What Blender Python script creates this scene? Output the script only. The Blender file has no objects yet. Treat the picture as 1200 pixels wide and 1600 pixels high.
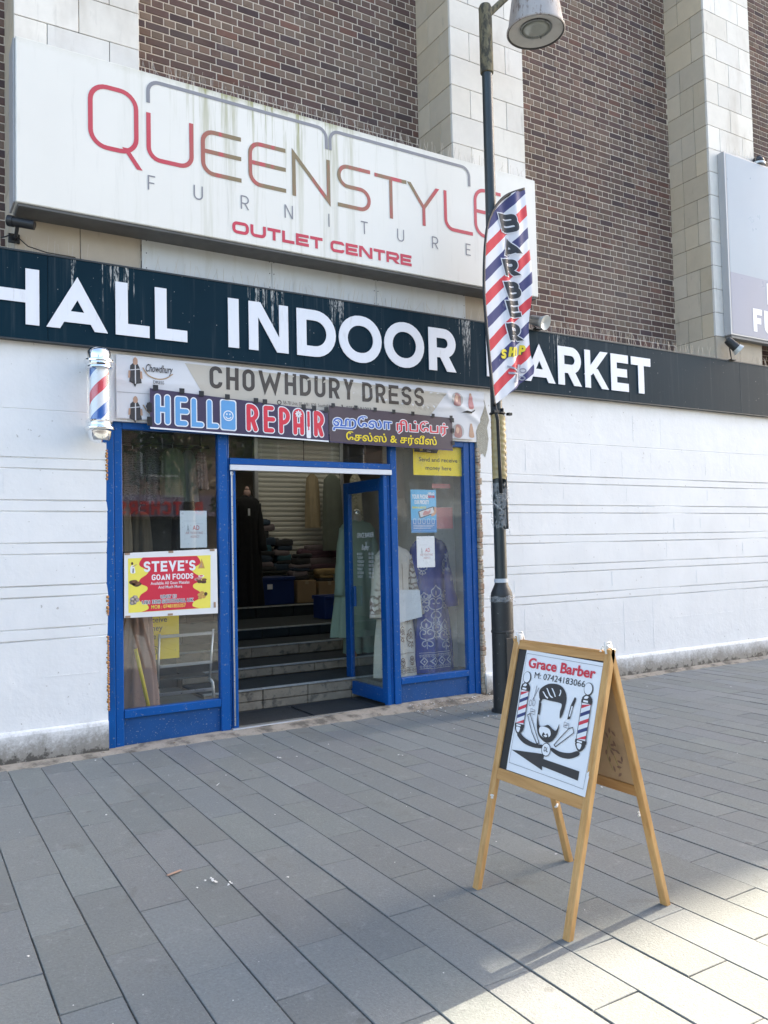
import bpy, bmesh, math, random
from math import sin, cos, pi, radians, sqrt, atan2, hypot
from mathutils import Vector, Matrix, noise
from mathutils.geometry import tessellate_polygon

random.seed(7)
scene = bpy.context.scene
COL = scene.collection

# ---------------------------------------------------------------- camera
cam_d = bpy.data.cameras.new("camera")
cam = bpy.data.objects.new("camera", cam_d)
COL.objects.link(cam)
cam_d.sensor_fit = 'VERTICAL'
cam_d.sensor_height = 24.0
cam_d.lens = 1267.18 / 1600.0 * 24.0
cam_d.clip_start = 0.05
cam_d.clip_end = 600.0
CR = Vector((0.85710175, -0.51467558, -0.02203699))
CU = Vector((-0.00273985, -0.04733183, 0.99887546))
CF = Vector((0.51513986, 0.85607753, 0.04197833))
cam.matrix_world = Matrix(((CR.x, CU.x, -CF.x, 0.0), (CR.y, CU.y, -CF.y, -6.3834),
                           (CR.z, CU.z, -CF.z, 1.5), (0, 0, 0, 1)))
scene.camera = cam

# ---------------------------------------------------------------- light
LX, LY = 1.80, 0.20                      # shadow shift per metre of height (towards -X, -Y)
SUN_EL = math.atan(1.0 / hypot(LX, LY))
SUN_AZ = math.atan2(LX, LY)               # from +Y towards +X
world = bpy.data.worlds.new("World")
scene.world = world
world.use_nodes = True
wn = world.node_tree
bg = wn.nodes['Background']
sky = wn.nodes.new('ShaderNodeTexSky')
sky.sky_type = 'NISHITA'
sky.sun_disc = False
sky.sun_elevation = SUN_EL
sky.sun_rotation = SUN_AZ
sky.air_density = .85
sky.dust_density = 2.6
sky.ozone_density = 1.0
tint = wn.nodes.new('ShaderNodeMix'); tint.data_type = 'RGBA'; tint.blend_type = 'MULTIPLY'
tint.inputs[0].default_value = 1.0; tint.inputs[7].default_value = (1.06, 1.0, 0.91, 1)   # hazy air, a little warmer than clear sky
wn.links.new(sky.outputs[0], tint.inputs[6])
wn.links.new(tint.outputs[2], bg.inputs[0])
bg.inputs[1].default_value = 0.14
sun_d = bpy.data.lights.new("sun", 'SUN')
sun_d.energy = 4.4
sun_d.angle = radians(0.5)
sun_d.color = (1.0, 0.89, 0.71)
sun = bpy.data.objects.new("sun", sun_d)
COL.objects.link(sun)
sun.rotation_euler = Vector((-LX, -LY, -1.0)).to_track_quat('-Z', 'Y').to_euler()
scene.view_settings.view_transform = 'Standard'
scene.view_settings.look = 'None'
scene.view_settings.exposure = 2.45
scene.view_settings.gamma = 1.0
scene.view_settings.use_curve_mapping = False
scene.cycles.max_bounces = 12
scene.cycles.diffuse_bounces = 8
scene.cycles.transparent_max_bounces = 16
scene.cycles.use_denoising = True

# ---------------------------------------------------------------- object helpers
def tag(o, label=None, cat=None, group=None, kind=None):
    if label: o['label'] = label
    if cat: o['category'] = cat
    if group: o['group'] = group
    if kind: o['kind'] = kind
    return o

def thing(name, loc, label, cat, group=None):
    o = bpy.data.objects.new(name, None)
    COL.objects.link(o)
    o.location = loc
    o.empty_display_size = 0.1
    o['org'] = list(loc)
    return tag(o, label, cat, group)

def origin_of(o):
    if o is None: return Vector((0, 0, 0))
    return Vector(o['org'])

class MB:
    """collects world-space geometry and links it as one mesh object"""
    def __init__(self):
        self.v = []; self.f = []; self.m = []; self.c = []
    def add(self, vs, fs, mi=0, col=None):
        b = len(self.v)
        self.v += [tuple(p) for p in vs]
        for f in fs:
            self.f.append(tuple(i + b for i in f)); self.m.append(mi); self.c.append(col)
        return self
    def box(self, x0, x1, y0, y1, z0, z1, bev=0.0, mi=0, M=None, col=None):
        if x1 < x0: x0, x1 = x1, x0
        if y1 < y0: y0, y1 = y1, y0
        if z1 < z0: z0, z1 = z1, z0
        if bev <= 0:
            vs = [(x0,y0,z0),(x1,y0,z0),(x1,y1,z0),(x0,y1,z0),(x0,y0,z1),(x1,y0,z1),(x1,y1,z1),(x0,y1,z1)]
            fs = [(0,3,2,1),(4,5,6,7),(0,1,5,4),(1,2,6,5),(2,3,7,6),(3,0,4,7)]
        else:
            b = min(bev, (x1-x0)*.45, (y1-y0)*.45, (z1-z0)*.45)
            X = (x0, x1); Y = (y0, y1); Z = (z0, z1)
            vs = []; idx = {}
            for i in (0,1):
                for j in (0,1):
                    for k in (0,1):
                        sx = b if i == 0 else -b; sy = b if j == 0 else -b; sz = b if k == 0 else -b
                        for a, p in (('x',(X[i],Y[j]+sy,Z[k]+sz)),('y',(X[i]+sx,Y[j],Z[k]+sz)),('z',(X[i]+sx,Y[j]+sy,Z[k]))):
                            idx[(i,j,k,a)] = len(vs); vs.append(p)
            g = lambda i,j,k,a: idx[(i,j,k,a)]
            fs = []
            for i in (0,1):
                q = [g(i,0,0,'x'),g(i,1,0,'x'),g(i,1,1,'x'),g(i,0,1,'x')]
                fs.append(q if i else q[::-1])
                q = [g(0,i,0,'y'),g(0,i,1,'y'),g(1,i,1,'y'),g(1,i,0,'y')]
                fs.append(q if i else q[::-1])
                q = [g(0,0,i,'z'),g(1,0,i,'z'),g(1,1,i,'z'),g(0,1,i,'z')]
                fs.append(q if i else q[::-1])
            for i in (0,1):
                for j in (0,1):
                    q = [g(i,j,0,'x'),g(i,j,1,'x'),g(i,j,1,'y'),g(i,j,0,'y')]
                    fs.append(q if (i+j) % 2 else q[::-1])
                    q = [g(i,0,j,'x'),g(i,0,j,'z'),g(i,1,j,'z'),g(i,1,j,'x')]
                    fs.append(q if (i+j) % 2 else q[::-1])
                    q = [g(0,i,j,'y'),g(1,i,j,'y'),g(1,i,j,'z'),g(0,i,j,'z')]
                    fs.append(q if (i+j) % 2 else q[::-1])
                    for k in (0,1):
                        q = [g(i,j,k,'x'),g(i,j,k,'y'),g(i,j,k,'z')]
                        fs.append(q if (i+j+k) % 2 else q[::-1])
        if M is not None:
            vs = [M @ Vector(p) for p in vs]
        return self.add(vs, fs, mi, col)
    def tube(self, pts, rad, n=10, mi=0, caps=True, col=None, sq=1.0):
        pts = [Vector(p) for p in pts]
        if not isinstance(rad, (list, tuple)): rad = [rad]*len(pts)
        vs = []; fs = []
        ref = None
        for i, p in enumerate(pts):
            d = (pts[min(i+1,len(pts)-1)] - pts[max(i-1,0)]).normalized()
            if ref is None:
                ref = d.orthogonal().normalized()
            a = (ref - d*ref.dot(d)).normalized(); b = d.cross(a); ref = a
            for k in range(n):
                t = 2*pi*k/n
                vs.append(p + (a*cos(t) + b*sin(t)*sq)*rad[i])
        for i in range(len(pts)-1):
            for k in range(n):
                fs.append((i*n+k, i*n+(k+1)%n, (i+1)*n+(k+1)%n, (i+1)*n+k))
        if caps:
            fs.append(tuple(range(n))[::-1]); fs.append(tuple((len(pts)-1)*n+k for k in range(n)))
        return self.add(vs, fs, mi, col)
    def lathe(self, c, prof, n=24, mi=0, ax=(0,0,1), col=None, caps=True):
        """prof = [(radius, height)] about axis ax through c"""
        ax = Vector(ax).normalized(); a = ax.orthogonal().normalized(); b = ax.cross(a); c = Vector(c)
        vs = []; fs = []
        for r, h in prof:
            for k in range(n):
                t = 2*pi*k/n
                vs.append(c + ax*h + (a*cos(t)+b*sin(t))*r)
        for i in range(len(prof)-1):
            for k in range(n):
                fs.append((i*n+k, i*n+(k+1)%n, (i+1)*n+(k+1)%n, (i+1)*n+k))
        if caps and prof[0][0] > 1e-5: fs.append(tuple(range(n))[::-1])
        if caps and prof[-1][0] > 1e-5: fs.append(tuple((len(prof)-1)*n+k for k in range(n)))
        return self.add(vs, fs, mi, col)
    def grid(self, fn, nu, nv, mi=0):
        vs = [fn(i/nu, j/nv) for j in range(nv+1) for i in range(nu+1)]
        fs = [(j*(nu+1)+i, j*(nu+1)+i+1, (j+1)*(nu+1)+i+1, (j+1)*(nu+1)+i) for j in range(nv) for i in range(nu)]
        return self.add(vs, fs, mi)
    def build(self, name, mats, parent=None, smooth=False, auto=None, fixn=False):
        if not isinstance(mats, (list, tuple)): mats = [mats]
        me = bpy.data.meshes.new(name)
        if parent is None:
            xs = [p[0] for p in self.v]; ys = [p[1] for p in self.v]; zs = [p[2] for p in self.v]
            o0 = Vector(((min(xs)+max(xs))/2, (min(ys)+max(ys))/2, min(zs)))
            if max(xs)-min(xs) > 15: o0 = Vector((0, 0, 0))
        else: o0 = origin_of(parent)
        me.from_pydata([(p[0]-o0.x, p[1]-o0.y, p[2]-o0.z) for p in self.v], [], self.f)
        for m in mats: me.materials.append(m)
        me.polygons.foreach_set('material_index', self.m)
        if any(c is not None for c in self.c):
            at = me.attributes.new('tone', 'FLOAT_COLOR', 'FACE')
            d = []
            for c in self.c: d += list(c if c is not None else (.5,.5,.5)) + [1.0]
            at.data.foreach_set('color', d)
        if fixn:
            bm = bmesh.new(); bm.from_mesh(me)
            bmesh.ops.recalc_face_normals(bm, faces=bm.faces); bm.to_mesh(me); bm.free()
        if smooth:
            me.polygons.foreach_set('use_smooth', [True]*len(me.polygons))
            if auto:
                me.set_sharp_from_angle(angle=radians(auto))
        me.update()
        o = bpy.data.objects.new(name, me)
        COL.objects.link(o)
        o['org'] = list(o0)
        if parent is not None: o.parent = parent
        else: o.location = o0
        return o

# ---------------------------------------------------------------- materials
def _new(name):
    m = bpy.data.materials.new(name); m.use_nodes = True
    nt = m.node_tree
    return m, nt, nt.nodes['Principled BSDF']

def N(nt, typ, **k):
    n = nt.nodes.new(typ)
    for a, b in k.items(): setattr(n, a, b)
    return n

def mixc(nt, fac, a, b, mode='MIX'):
    n = nt.nodes.new('ShaderNodeMix'); n.data_type = 'RGBA'; n.blend_type = mode
    for s, v in ((0, fac), (6, a), (7, b)):
        if hasattr(v, 'is_linked') or hasattr(v, 'links'): nt.links.new(v, n.inputs[s])
        elif s == 0: n.inputs[0].default_value = v
        else: n.inputs[s].default_value = (v[0], v[1], v[2], 1)
    return n.outputs[2]

def mth(nt, op, a, b=None, c=None, clamp=False):
    n = nt.nodes.new('ShaderNodeMath'); n.operation = op; n.use_clamp = clamp
    for i, v in enumerate((a, b, c)):
        if v is None: continue
        if hasattr(v, 'links'): nt.links.new(v, n.inputs[i])
        else: n.inputs[i].default_value = v
    return n.outputs[0]

def ramp(nt, fac, lo, hi):
    n = nt.nodes.new('ShaderNodeMapRange'); n.interpolation_type = 'SMOOTHSTEP'
    nt.links.new(fac, n.inputs[0]); n.inputs[1].default_value = lo; n.inputs[2].default_value = hi
    n.inputs[3].default_value = 0; n.inputs[4].default_value = 1
    return n.outputs[0]

def coords(nt, scale=(1,1,1), rot=(0,0,0), loc=(0,0,0)):
    t = N(nt, 'ShaderNodeTexCoord'); m = N(nt, 'ShaderNodeMapping')
    nt.links.new(t.outputs['Object'], m.inputs[0])
    m.inputs['Scale'].default_value = scale; m.inputs['Rotation'].default_value = rot; m.inputs['Location'].default_value = loc
    return m.outputs[0]

def nz(nt, scale, detail=4, rough=.55, vec=None, dist=0.0):
    n = N(nt, 'ShaderNodeTexNoise'); n.inputs['Scale'].default_value = scale
    n.inputs['Detail'].default_value = detail; n.inputs['Roughness'].default_value = rough; n.inputs['Distortion'].default_value = dist
    nt.links.new(vec if vec is not None else coords(nt), n.inputs['Vector'])
    return n.outputs['Fac']

def xyz(nt):
    t = N(nt, 'ShaderNodeTexCoord'); s = N(nt, 'ShaderNodeSeparateXYZ')
    nt.links.new(t.outputs['Object'], s.inputs[0])
    return s.outputs

def bump(nt, bsdf, h, strength=.3, dist=.01):
    b = N(nt, 'ShaderNodeBump'); b.inputs['Strength'].default_value = strength; b.inputs['Distance'].default_value = dist
    nt.links.new(h, b.inputs['Height']); nt.links.new(b.outputs[0], bsdf.inputs['Normal'])

def sc(c, k): return tuple(min(1, max(0, x*k)) for x in c)

def pm(name, col, rough=.6, metal=0.0, var=.12, vs=6.0, bmp=0.0, bs=60.0, bd=.002, spec=None, dirt=None, dirt_amt=.5, dirt_s=8.0, dirt_lo=.52, dirt_hi=.75, stretch=None, coat=0.0, rvar=.1, trans=0.0):
    m, nt, b = _new(name)
    vec = coords(nt, stretch) if stretch else coords(nt)
    f = nz(nt, vs, 5, .6, vec)
    c = mixc(nt, f, sc(col, 1-var*1.6), sc(col, 1+var*1.6))
    if dirt is not None:
        g = nz(nt, dirt_s, 6, .65, vec)
        k = mth(nt, 'MULTIPLY', ramp(nt, g, dirt_lo, dirt_hi), dirt_amt)
        c = mixc(nt, k, c, dirt)
    nt.links.new(c, b.inputs['Base Color'])
    r = mth(nt, 'MULTIPLY_ADD', nz(nt, vs*2.3, 4, .6, vec), rvar*2, rough-rvar, clamp=True)
    nt.links.new(r, b.inputs['Roughness'])
    b.inputs['Metallic'].default_value = metal
    if spec is not None: b.inputs['Specular IOR Level'].default_value = spec
    if coat: b.inputs['Coat Weight'].default_value = coat; b.inputs['Coat Roughness'].default_value = .08
    if bmp: bump(nt, b, nz(nt, bs, 4, .6, vec), bmp, bd)
    return m

def tone_mat(name, rough=.85, bmp=.4, bs=90., bd=.002, speck=.25, spec=.3, vs=30., patch=None, extra=None):
    """colour from the per-block 'tone' attribute, with grain"""
    m, nt, b = _new(name)
    a = N(nt, 'ShaderNodeAttribute'); a.attribute_name = 'tone'; a.attribute_type = 'GEOMETRY'
    f = nz(nt, vs, 5, .65)
    k = mth(nt, 'MULTIPLY_ADD', f, speck*2, 1-speck)
    c = mixc(nt, 1.0, a.outputs['Color'], k, 'MULTIPLY')
    if patch:
        for (sc_, lo, hi, amt, colr, st) in patch:
            g = nz(nt, sc_, 5, .6, coords(nt, st) if st else None)
            c = mixc(nt, mth(nt, 'MULTIPLY', ramp(nt, g, lo, hi), amt), c, colr)
    if extra: c = extra(nt, c)
    nt.links.new(c, b.inputs['Base Color'])
    b.inputs['Roughness'].default_value = rough
    b.inputs['Specular IOR Level'].default_value = spec
    bump(nt, b, nz(nt, bs, 5, .65), bmp, bd)
    return m

def glass_mat(name, tint=(.93,.96,.95), dust_haze=.03, refl=1.0, gain=1.5):
    m, nt, b = _new(name)
    nt.nodes.remove(b)
    out = nt.nodes['Material Output']
    tr = N(nt, 'ShaderNodeBsdfTransparent'); tr.inputs[0].default_value = (*tint, 1)
    gl = N(nt, 'ShaderNodeBsdfGlossy'); gl.inputs['Roughness'].default_value = .015
    gl.inputs[0].default_value = (refl, refl, refl, 1)
    fr = N(nt, 'ShaderNodeFresnel'); gm = N(nt, 'ShaderNodeNewGeometry'); nt.links.new(mth(nt, 'MULTIPLY_ADD', gm.outputs['Backfacing'], 1/1.52-1.52, 1.52), fr.inputs[0])
    mx = N(nt, 'ShaderNodeMixShader')
    nt.links.new(mth(nt, 'MULTIPLY', fr.outputs[0], gain, clamp=True), mx.inputs[0]); nt.links.new(tr.outputs[0], mx.inputs[1]); nt.links.new(gl.outputs[0], mx.inputs[2])
    df = N(nt, 'ShaderNodeBsdfDiffuse'); df.inputs[0].default_value = (.6,.62,.6,1)
    m2 = N(nt, 'ShaderNodeMixShader')
    d = mth(nt, 'MULTIPLY_ADD', ramp(nt, nz(nt, 5, 6, .7), .45, .8), dust_haze*2, dust_haze*.5)  # pale film on the pane: dust, and at higher values imitated haze
    spk = mth(nt, 'MULTIPLY', ramp(nt, nz(nt, 70, 2, .5), .70, .74), .25)
    nt.links.new(mth(nt, 'ADD', d, spk, clamp=True), m2.inputs[0])
    nt.links.new(mx.outputs[0], m2.inputs[1]); nt.links.new(df.outputs[0], m2.inputs[2])
    nt.links.new(m2.outputs[0], out.inputs[0])
    return m

# ---------------------------------------------------------------- 2D lettering and artwork
def rounded(pts, r, closed=False, n=7):
    out = []; L = len(pts)
    for i, p in enumerate(pts):
        if not closed and i in (0, L-1): out.append(tuple(p)); continue
        a = Vector(pts[i-1]) - Vector(p); b = Vector(pts[(i+1) % L]) - Vector(p)
        rr = min(r, a.length*.5 if (closed or 1 < i) else a.length*.98, b.length*.5 if (closed or i < L-2) else b.length*.98)
        if rr < 1e-4: out.append(tuple(p)); continue
        a.normalize(); b.normalize()
        ang = a.angle(b)
        if ang > 3.1: out.append(tuple(p)); continue
        dist = rr / math.tan(ang/2) if abs(ang-pi/2) > .05 else rr
        dist = min(dist, rr)
        P = Vector(p)
        s = P + a*dist; e = P + b*dist
        R = dist*math.tan(ang/2)
        c = P + (a+b).normalized()*(R/sin(ang/2))
        t0 = atan2(s.y-c.y, s.x-c.x); t1 = atan2(e.y-c.y, e.x-c.x)
        d = t1-t0
        while d > pi: d -= 2*pi
        while d < -pi: d += 2*pi
        for k in range(n+1):
            t = t0 + d*k/n
            out.append((c.x+cos(t)*R, c.y+sin(t)*R))
    return out

def ell(cx, cy, rx, ry, a0=0, a1=360, n=28):
    return [(cx+rx*cos(radians(a0+(a1-a0)*k/n)), cy+ry*sin(radians(a0+(a1-a0)*k/n))) for k in range(n+(0 if a1-a0 >= 360 else 1))]

def catmull(pts, closed=True, n=6):
    out = []; L = len(pts)
    rng = range(L) if closed else range(L-1)
    for i in rng:
        g = lambda k: Vector(pts[k % L]) if closed else Vector(pts[max(0, min(L-1, k))])
        p0, p1, p2, p3 = g(i-1), g(i), g(i+1), g(i+2)
        for k in range(n):
            t = k/n
            q = .5*((2*p1)+(p2-p0)*t+(2*p0-5*p1+4*p2-p3)*t*t+(3*p1-p0-3*p2+p3)*t**3)
            out.append((q.x, q.y))
    if not closed: out.append(tuple(pts[-1]))
    return out

def ribbon(pts, t, closed=False, roundcap=False):
    """returns list of quads covering a polyline of width t (mitred)"""
    P = [Vector(p) for p in pts]
    Q = [P[0]]
    for p in P[1:]:
        if (p-Q[-1]).length > 1e-5: Q.append(p)
    if closed and (Q[0]-Q[-1]).length < 1e-5: Q.pop()
    P = Q; n = len(P); Lf = []; Rt = []
    for i in range(n):
        if closed: d0 = (P[i]-P[i-1]).normalized(); d1 = (P[(i+1) % n]-P[i]).normalized()
        else:
            d0 = (P[i]-P[i-1]).normalized() if i else None
            d1 = (P[i+1]-P[i]).normalized() if i < n-1 else None
        if d0 is None or d1 is None:
            d = d1 if d0 is None else d0
            nn = Vector((-d.y, d.x))*(t/2)
            a = P[i]+nn; b = P[i]-nn
            if abs(d.y) > .35 and not roundcap:
                a = a + d*((P[i].y-a.y)/d.y); b = b + d*((P[i].y-b.y)/d.y)
        else:
            m = Vector((-(d0.y+d1.y), d0.x+d1.x))
            if m.length < 1e-4: m = Vector((-d0.y, d0.x))
            m.normalize()
            k = m.dot(Vector((-d0.y, d0.x)))
            k = max(k, .22)
            a = P[i]+m*(t/2/k); b = P[i]-m*(t/2/k)
        Lf.append(a); Rt.append(b)
    out = []
    for i in range(n if closed else n-1):
        j = (i+1) % n
        out.append([tuple(Rt[i]), tuple(Rt[j]), tuple(Lf[j]), tuple(Lf[i])])
    if roundcap and not closed:
        for p, q in ((P[0], P[1]), (P[-1], P[-2])):
            d = (p-q).normalized(); a0 = math.degrees(atan2(d.y, d.x))
            out.append(ell(p.x, p.y, t/2, t/2, a0-90, a0+90, 8))
    return out

def glyph(ch, w, t, r=.5, style=''):
    """centre-line strokes for a capital of height 1 and width w, stroke t"""
    h = t/2; L = h; R = w-h; B = h; T = 1-h; M = .5
    rd = lambda p, rr=None: (rounded(p, r if rr is None else rr), False)
    if ch == 'A':
        if style == 'round': return [rd([(L,0),(L,T),(R,T),(R,0)]), ([(L,.36),(R,.36)], False)]
        ha = math.atan((w/2-h*.9)/1.0); ap = 1-h/sin(ha)*.92
        f = .30
        xb = (h*1.05)+(w/2-h*1.05)*f
        return [([(h*1.05,0),(w/2,ap),(w-h*1.05,0)], False), ([(xb,f*ap),(w-xb,f*ap)], False)]
    if ch == 'B': return [([(L,0),(L,1)], False), rd([(L,T),(R-.05,T),(R-.05,M+.02),(L,M+.02)]), rd([(L,M),(R,M),(R,B),(L,B)])]
    if ch == 'C':
        if style == 'q': return [rd([(w,T),(L,T),(L,B),(w,B)])]
        return [rd([(R,.70),(R,T),(L,T),(L,B),(R,B),(R,.30)])]
    if ch == 'D': return [(rounded([(L,B),(L,T)],0)[:1] + rounded([(L,T),(R,T),(R,B),(L,B)], r) , True)]
    if ch == 'E':
        if style == 'q': return [rd([(w,T),(L,T),(L,B),(w,B)]), ([(L,M+.02),(w,M+.02)], False)]
        return [([(L,0),(L,1)], False), ([(L,T),(w,T)], False), ([(L,M),(w*.92,M)], False), ([(L,B),(w,B)], False)]
    if ch == 'F': return [([(L,0),(L,1)], False), ([(L,T),(w,T)], False), ([(L,M-.02),(w*.88,M-.02)], False)]
    if ch == 'G': return [rd([(R,.74),(R,T),(L,T),(L,B),(R,B),(R,.48),(w*.52,.48)])]
    if ch == 'H': return [([(L,0),(L,1)], False), ([(R,0),(R,1)], False), ([(L,M),(R,M)], False)]
    if ch == 'I': return [([(w/2,0),(w/2,1)], False)]
    if ch == 'K': return [([(L,0),(L,1)], False), ([(L,.34),(w-h*1.3,1)], False), ([(w*.40,.52),(w-h*1.1,0)], False)]
    if ch == 'L':
        if style == 'q': return [rd([(L,1),(L,B),(w,B)])]
        return [([(L,1),(L,B),(w,B)], False)]
    if ch == 'M': return [([(L,0),(L,1-h*.4),(w/2,.28),(R,1-h*.4),(R,0)], False)]
    if ch == 'N':
        if style == 'q': return [([(L,0),(L,1-h),(R,h),(R,1)], False)]
        return [([(L,0),(L,1)], False), ([(R,0),(R,1)], False), ([(L+h*.35,1),(R-h*.35,0)], False)]
    if ch == 'O': return [(rounded([(L,B),(L,T),(R,T),(R,B)], r, closed=True), True)]
    if ch == 'P': return [([(L,0),(L,1)], False), rd([(L,T),(R,T),(R,.42),(L,.42)])]
    if ch == 'Q': return [(rounded([(L,B),(L,T),(R,T),(R,B)], r, closed=True), True), ([(w*.72,.10),(w*1.02,-.20)], False)]
    if ch == 'R': return [([(L,0),(L,1)], False), rd([(L,T),(R,T),(R,.43),(L,.43)]), ([(w*.50,.43),(w-h*1.1,0)], False)]
    if ch == 'S':
        if style == 'q': return [rd([(w,T),(L,T),(L,M),(R,M),(R,B),(0,B)])]
        return [rd([(R,.72),(R,T),(L,T),(L,M),(R,M),(R,B),(L,B),(L,.28)])]
    if ch == 'T': return [([(w/2,0),(w/2,1-h)], False), ([(0,T),(w,T)], False)]
    if ch == 'U': return [rd([(L,1),(L,B),(R,B),(R,1)])]
    if ch == 'V': return [([(h,1),(w/2,h*2),(w-h,1)], False)]
    if ch == 'W': return [([(h,1),(w*.28,h*1.6),(w*.5,.72),(w*.72,h*1.6),(w-h,1)], False)]
    if ch == 'Y': return [([(h*1.1,1),(w/2,.44),(w-h*1.1,1)], False), ([(w/2,0),(w/2,.46)], False)]
    if ch == "'": return [([(w/2,.72),(w/2,1)], False)]
    if ch == 'Z': return [([(0,T),(w-h,T),(h,B),(w,B)], False)]
    return []

_tx = {}
def inter(text, bold=0.0, shear=0.0):
    """default-font text as flat triangles, scaled to a cap height of about 1; returns (verts, faces, width)"""
    key = (text, bold, shear)
    if key in _tx: return _tx[key]
    c = bpy.data.curves.new('t', 'FONT'); c.body = text; c.size = 1.0; c.resolution_u = 3
    c.offset = bold; c.shear = shear
    o = bpy.data.objects.new('t', c); COL.objects.link(o)
    dg = bpy.context.evaluated_depsgraph_get()
    me = bpy.data.meshes.new_from_object(o.evaluated_get(dg))
    vs = [(v.co.x/.7, v.co.y/.7) for v in me.vertices]; fs = [tuple(p.vertices) for p in me.polygons]
    w0 = min((v[0] for v in vs), default=0); w1 = max((v[0] for v in vs), default=0)
    vs = [(v[0]-w0, v[1]) for v in vs]
    bpy.data.objects.remove(o); bpy.data.curves.remove(c); bpy.data.meshes.remove(me)
    _tx[key] = (vs, fs, w1-w0)
    return _tx[key]

class Art:
    """flat printed artwork on a plane: origin O, right U, up V (metres); N points to the viewer"""
    def __init__(self, O, U, V, warp=None, lift=.0015, step=.00035):
        self.O = Vector(O); self.U = Vector(U).normalized(); self.V = Vector(V).normalized()
        self.Nn = self.U.cross(self.V).normalized(); self.warp = warp; self.lift = lift; self.step = step
        self.mb = MB(); self.k = 0; self.mats = []
    def mi(self, m):
        if m not in self.mats: self.mats.append(m)
        return self.mats.index(m)
    def P(self, u, v, n):
        return self.O + self.U*u + self.V*v + self.Nn*n
    def tri(self, vs, fs, m, layer):
        n = self.lift + self.step*layer
        self.mb.add([self.P(u, v, n) for u, v in vs], fs, self.mi(m))
    def poly(self, pts, m, layer=0, holes=()):
        loops = [[Vector((p[0], p[1], 0)) for p in pts]] + [[Vector((p[0], p[1], 0)) for p in h] for h in holes]
        tris = tessellate_polygon(loops)
        flat = [p for l in loops for p in l]
        fs = []
        for a, b, c in tris:
            A, B_, C_ = flat[a], flat[b], flat[c]
            if (B_.x-A.x)*(C_.y-A.y)-(B_.y-A.y)*(C_.x-A.x) < 0: a, b = b, a
            fs.append((a, b, c))
        self.tri([(p.x, p.y) for p in flat], fs, m, layer)
    def rect(self, u0, v0, u1, v1, m, layer=0):
        self.tri([(u0,v0),(u1,v0),(u1,v1),(u0,v1)], [(0,1,2,3)], m, layer)
    def line(self, pts, t, m, layer=0, closed=False, rc=False):
        for q in ribbon(pts, t, closed, rc):
            a = 0
            for i in range(len(q)):
                x0, y0 = q[i]; x1, y1 = q[(i+1) % len(q)]
                a += x0*y1-x1*y0
            if a < 0: q = q[::-1]
            self.tri(q, [tuple(range(len(q)))], m, layer)
    def word(self, text, u, v, h, widths, t, gap, m, layer=0, r=.5, style='', rc=False, dw=.6, grow=0.0, slant=0.0, serif=0.0, xs=1.0):
        """stroke lettering; u,v = lower left; h cap height; widths per glyph in cap heights"""
        x = 0.0
        for i, ch in enumerate(text):
            if ch == ' ': x += widths.get(' ', .45); continue
            w = widths.get(ch, dw)
            st = glyph(ch, w, t, r, style)
            for j, (pl, cl) in enumerate(st):
                if rc and not cl:
                    pl = list(pl)
                    for (a, b) in ((0, 1), (-1, -2)):
                        d = (Vector(pl[a])-Vector(pl[b]))
                        if d.length > 1e-6 and (pl[a][1] < .02 or pl[a][1] > .98 or pl[a][0] > w-.02):
                            d.normalize(); pl[a] = (pl[a][0]-d.x*t/2, pl[a][1]-d.y*t/2)
                if grow and not cl and not rc:
                    pl = list(pl)
                    for (a, b) in ((0, 1), (-1, -2)):
                        d = (Vector(pl[a])-Vector(pl[b]))
                        if d.length > 1e-6:
                            d.normalize(); pl[a] = (pl[a][0]+d.x*grow, pl[a][1]+d.y*grow)
                pts = [(u+(x+p[0]*xs+slant*p[1])*h, v+p[1]*h) for p in pl]
                self.line(pts, (t+2*grow)*h, m, layer+j*.06+(i % 2)*.03, cl, rc)
                if serif and not cl:
                    for e in (pl[0], pl[-1]):
                        if e[1] < .04 or e[1] > .96:
                            yy = .03 if e[1] < .5 else .97
                            self.line([(u+(x+e[0]-serif)*h, v+yy*h), (u+(x+e[0]+serif)*h, v+yy*h)], .065*h, m, layer+.5+j*.06)
            x += w*xs+gap
        return x*h
    def text(self, s, u, v, h, m, layer=0, bold=0.0, shear=0.0, width=None, align='L', xs=1.0):
        vs, fs, w = inter(s, bold, shear)
        kx = h*xs if width is None else width/w
        W = w*kx
        if align == 'C': u -= W/2
        if align == 'R': u -= W
        self.tri([(u+p[0]*kx, v+p[1]*h) for p in vs], fs, m, layer)
        return W
    def build(self, name, parent=None, fac=True):
        o = self.mb.build(name, self.mats, parent)
        if self.warp:
            bm = bmesh.new(); bm.from_mesh(o.data)
            bmesh.ops.triangulate(bm, faces=bm.faces)
            for _ in range(5):
                es = [e for e in bm.edges if e.calc_length() > .03]
                if not es: break
                bmesh.ops.subdivide_edges(bm, edges=es, cuts=1)
                bmesh.ops.triangulate(bm, faces=bm.faces)
            w0 = origin_of(o)
            for v_ in bm.verts:
                d = v_.co + w0 - self.O
                v_.co += self.Nn*self.warp(d.dot(self.U), d.dot(self.V))
            bm.to_mesh(o.data); bm.free()
        return o

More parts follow.
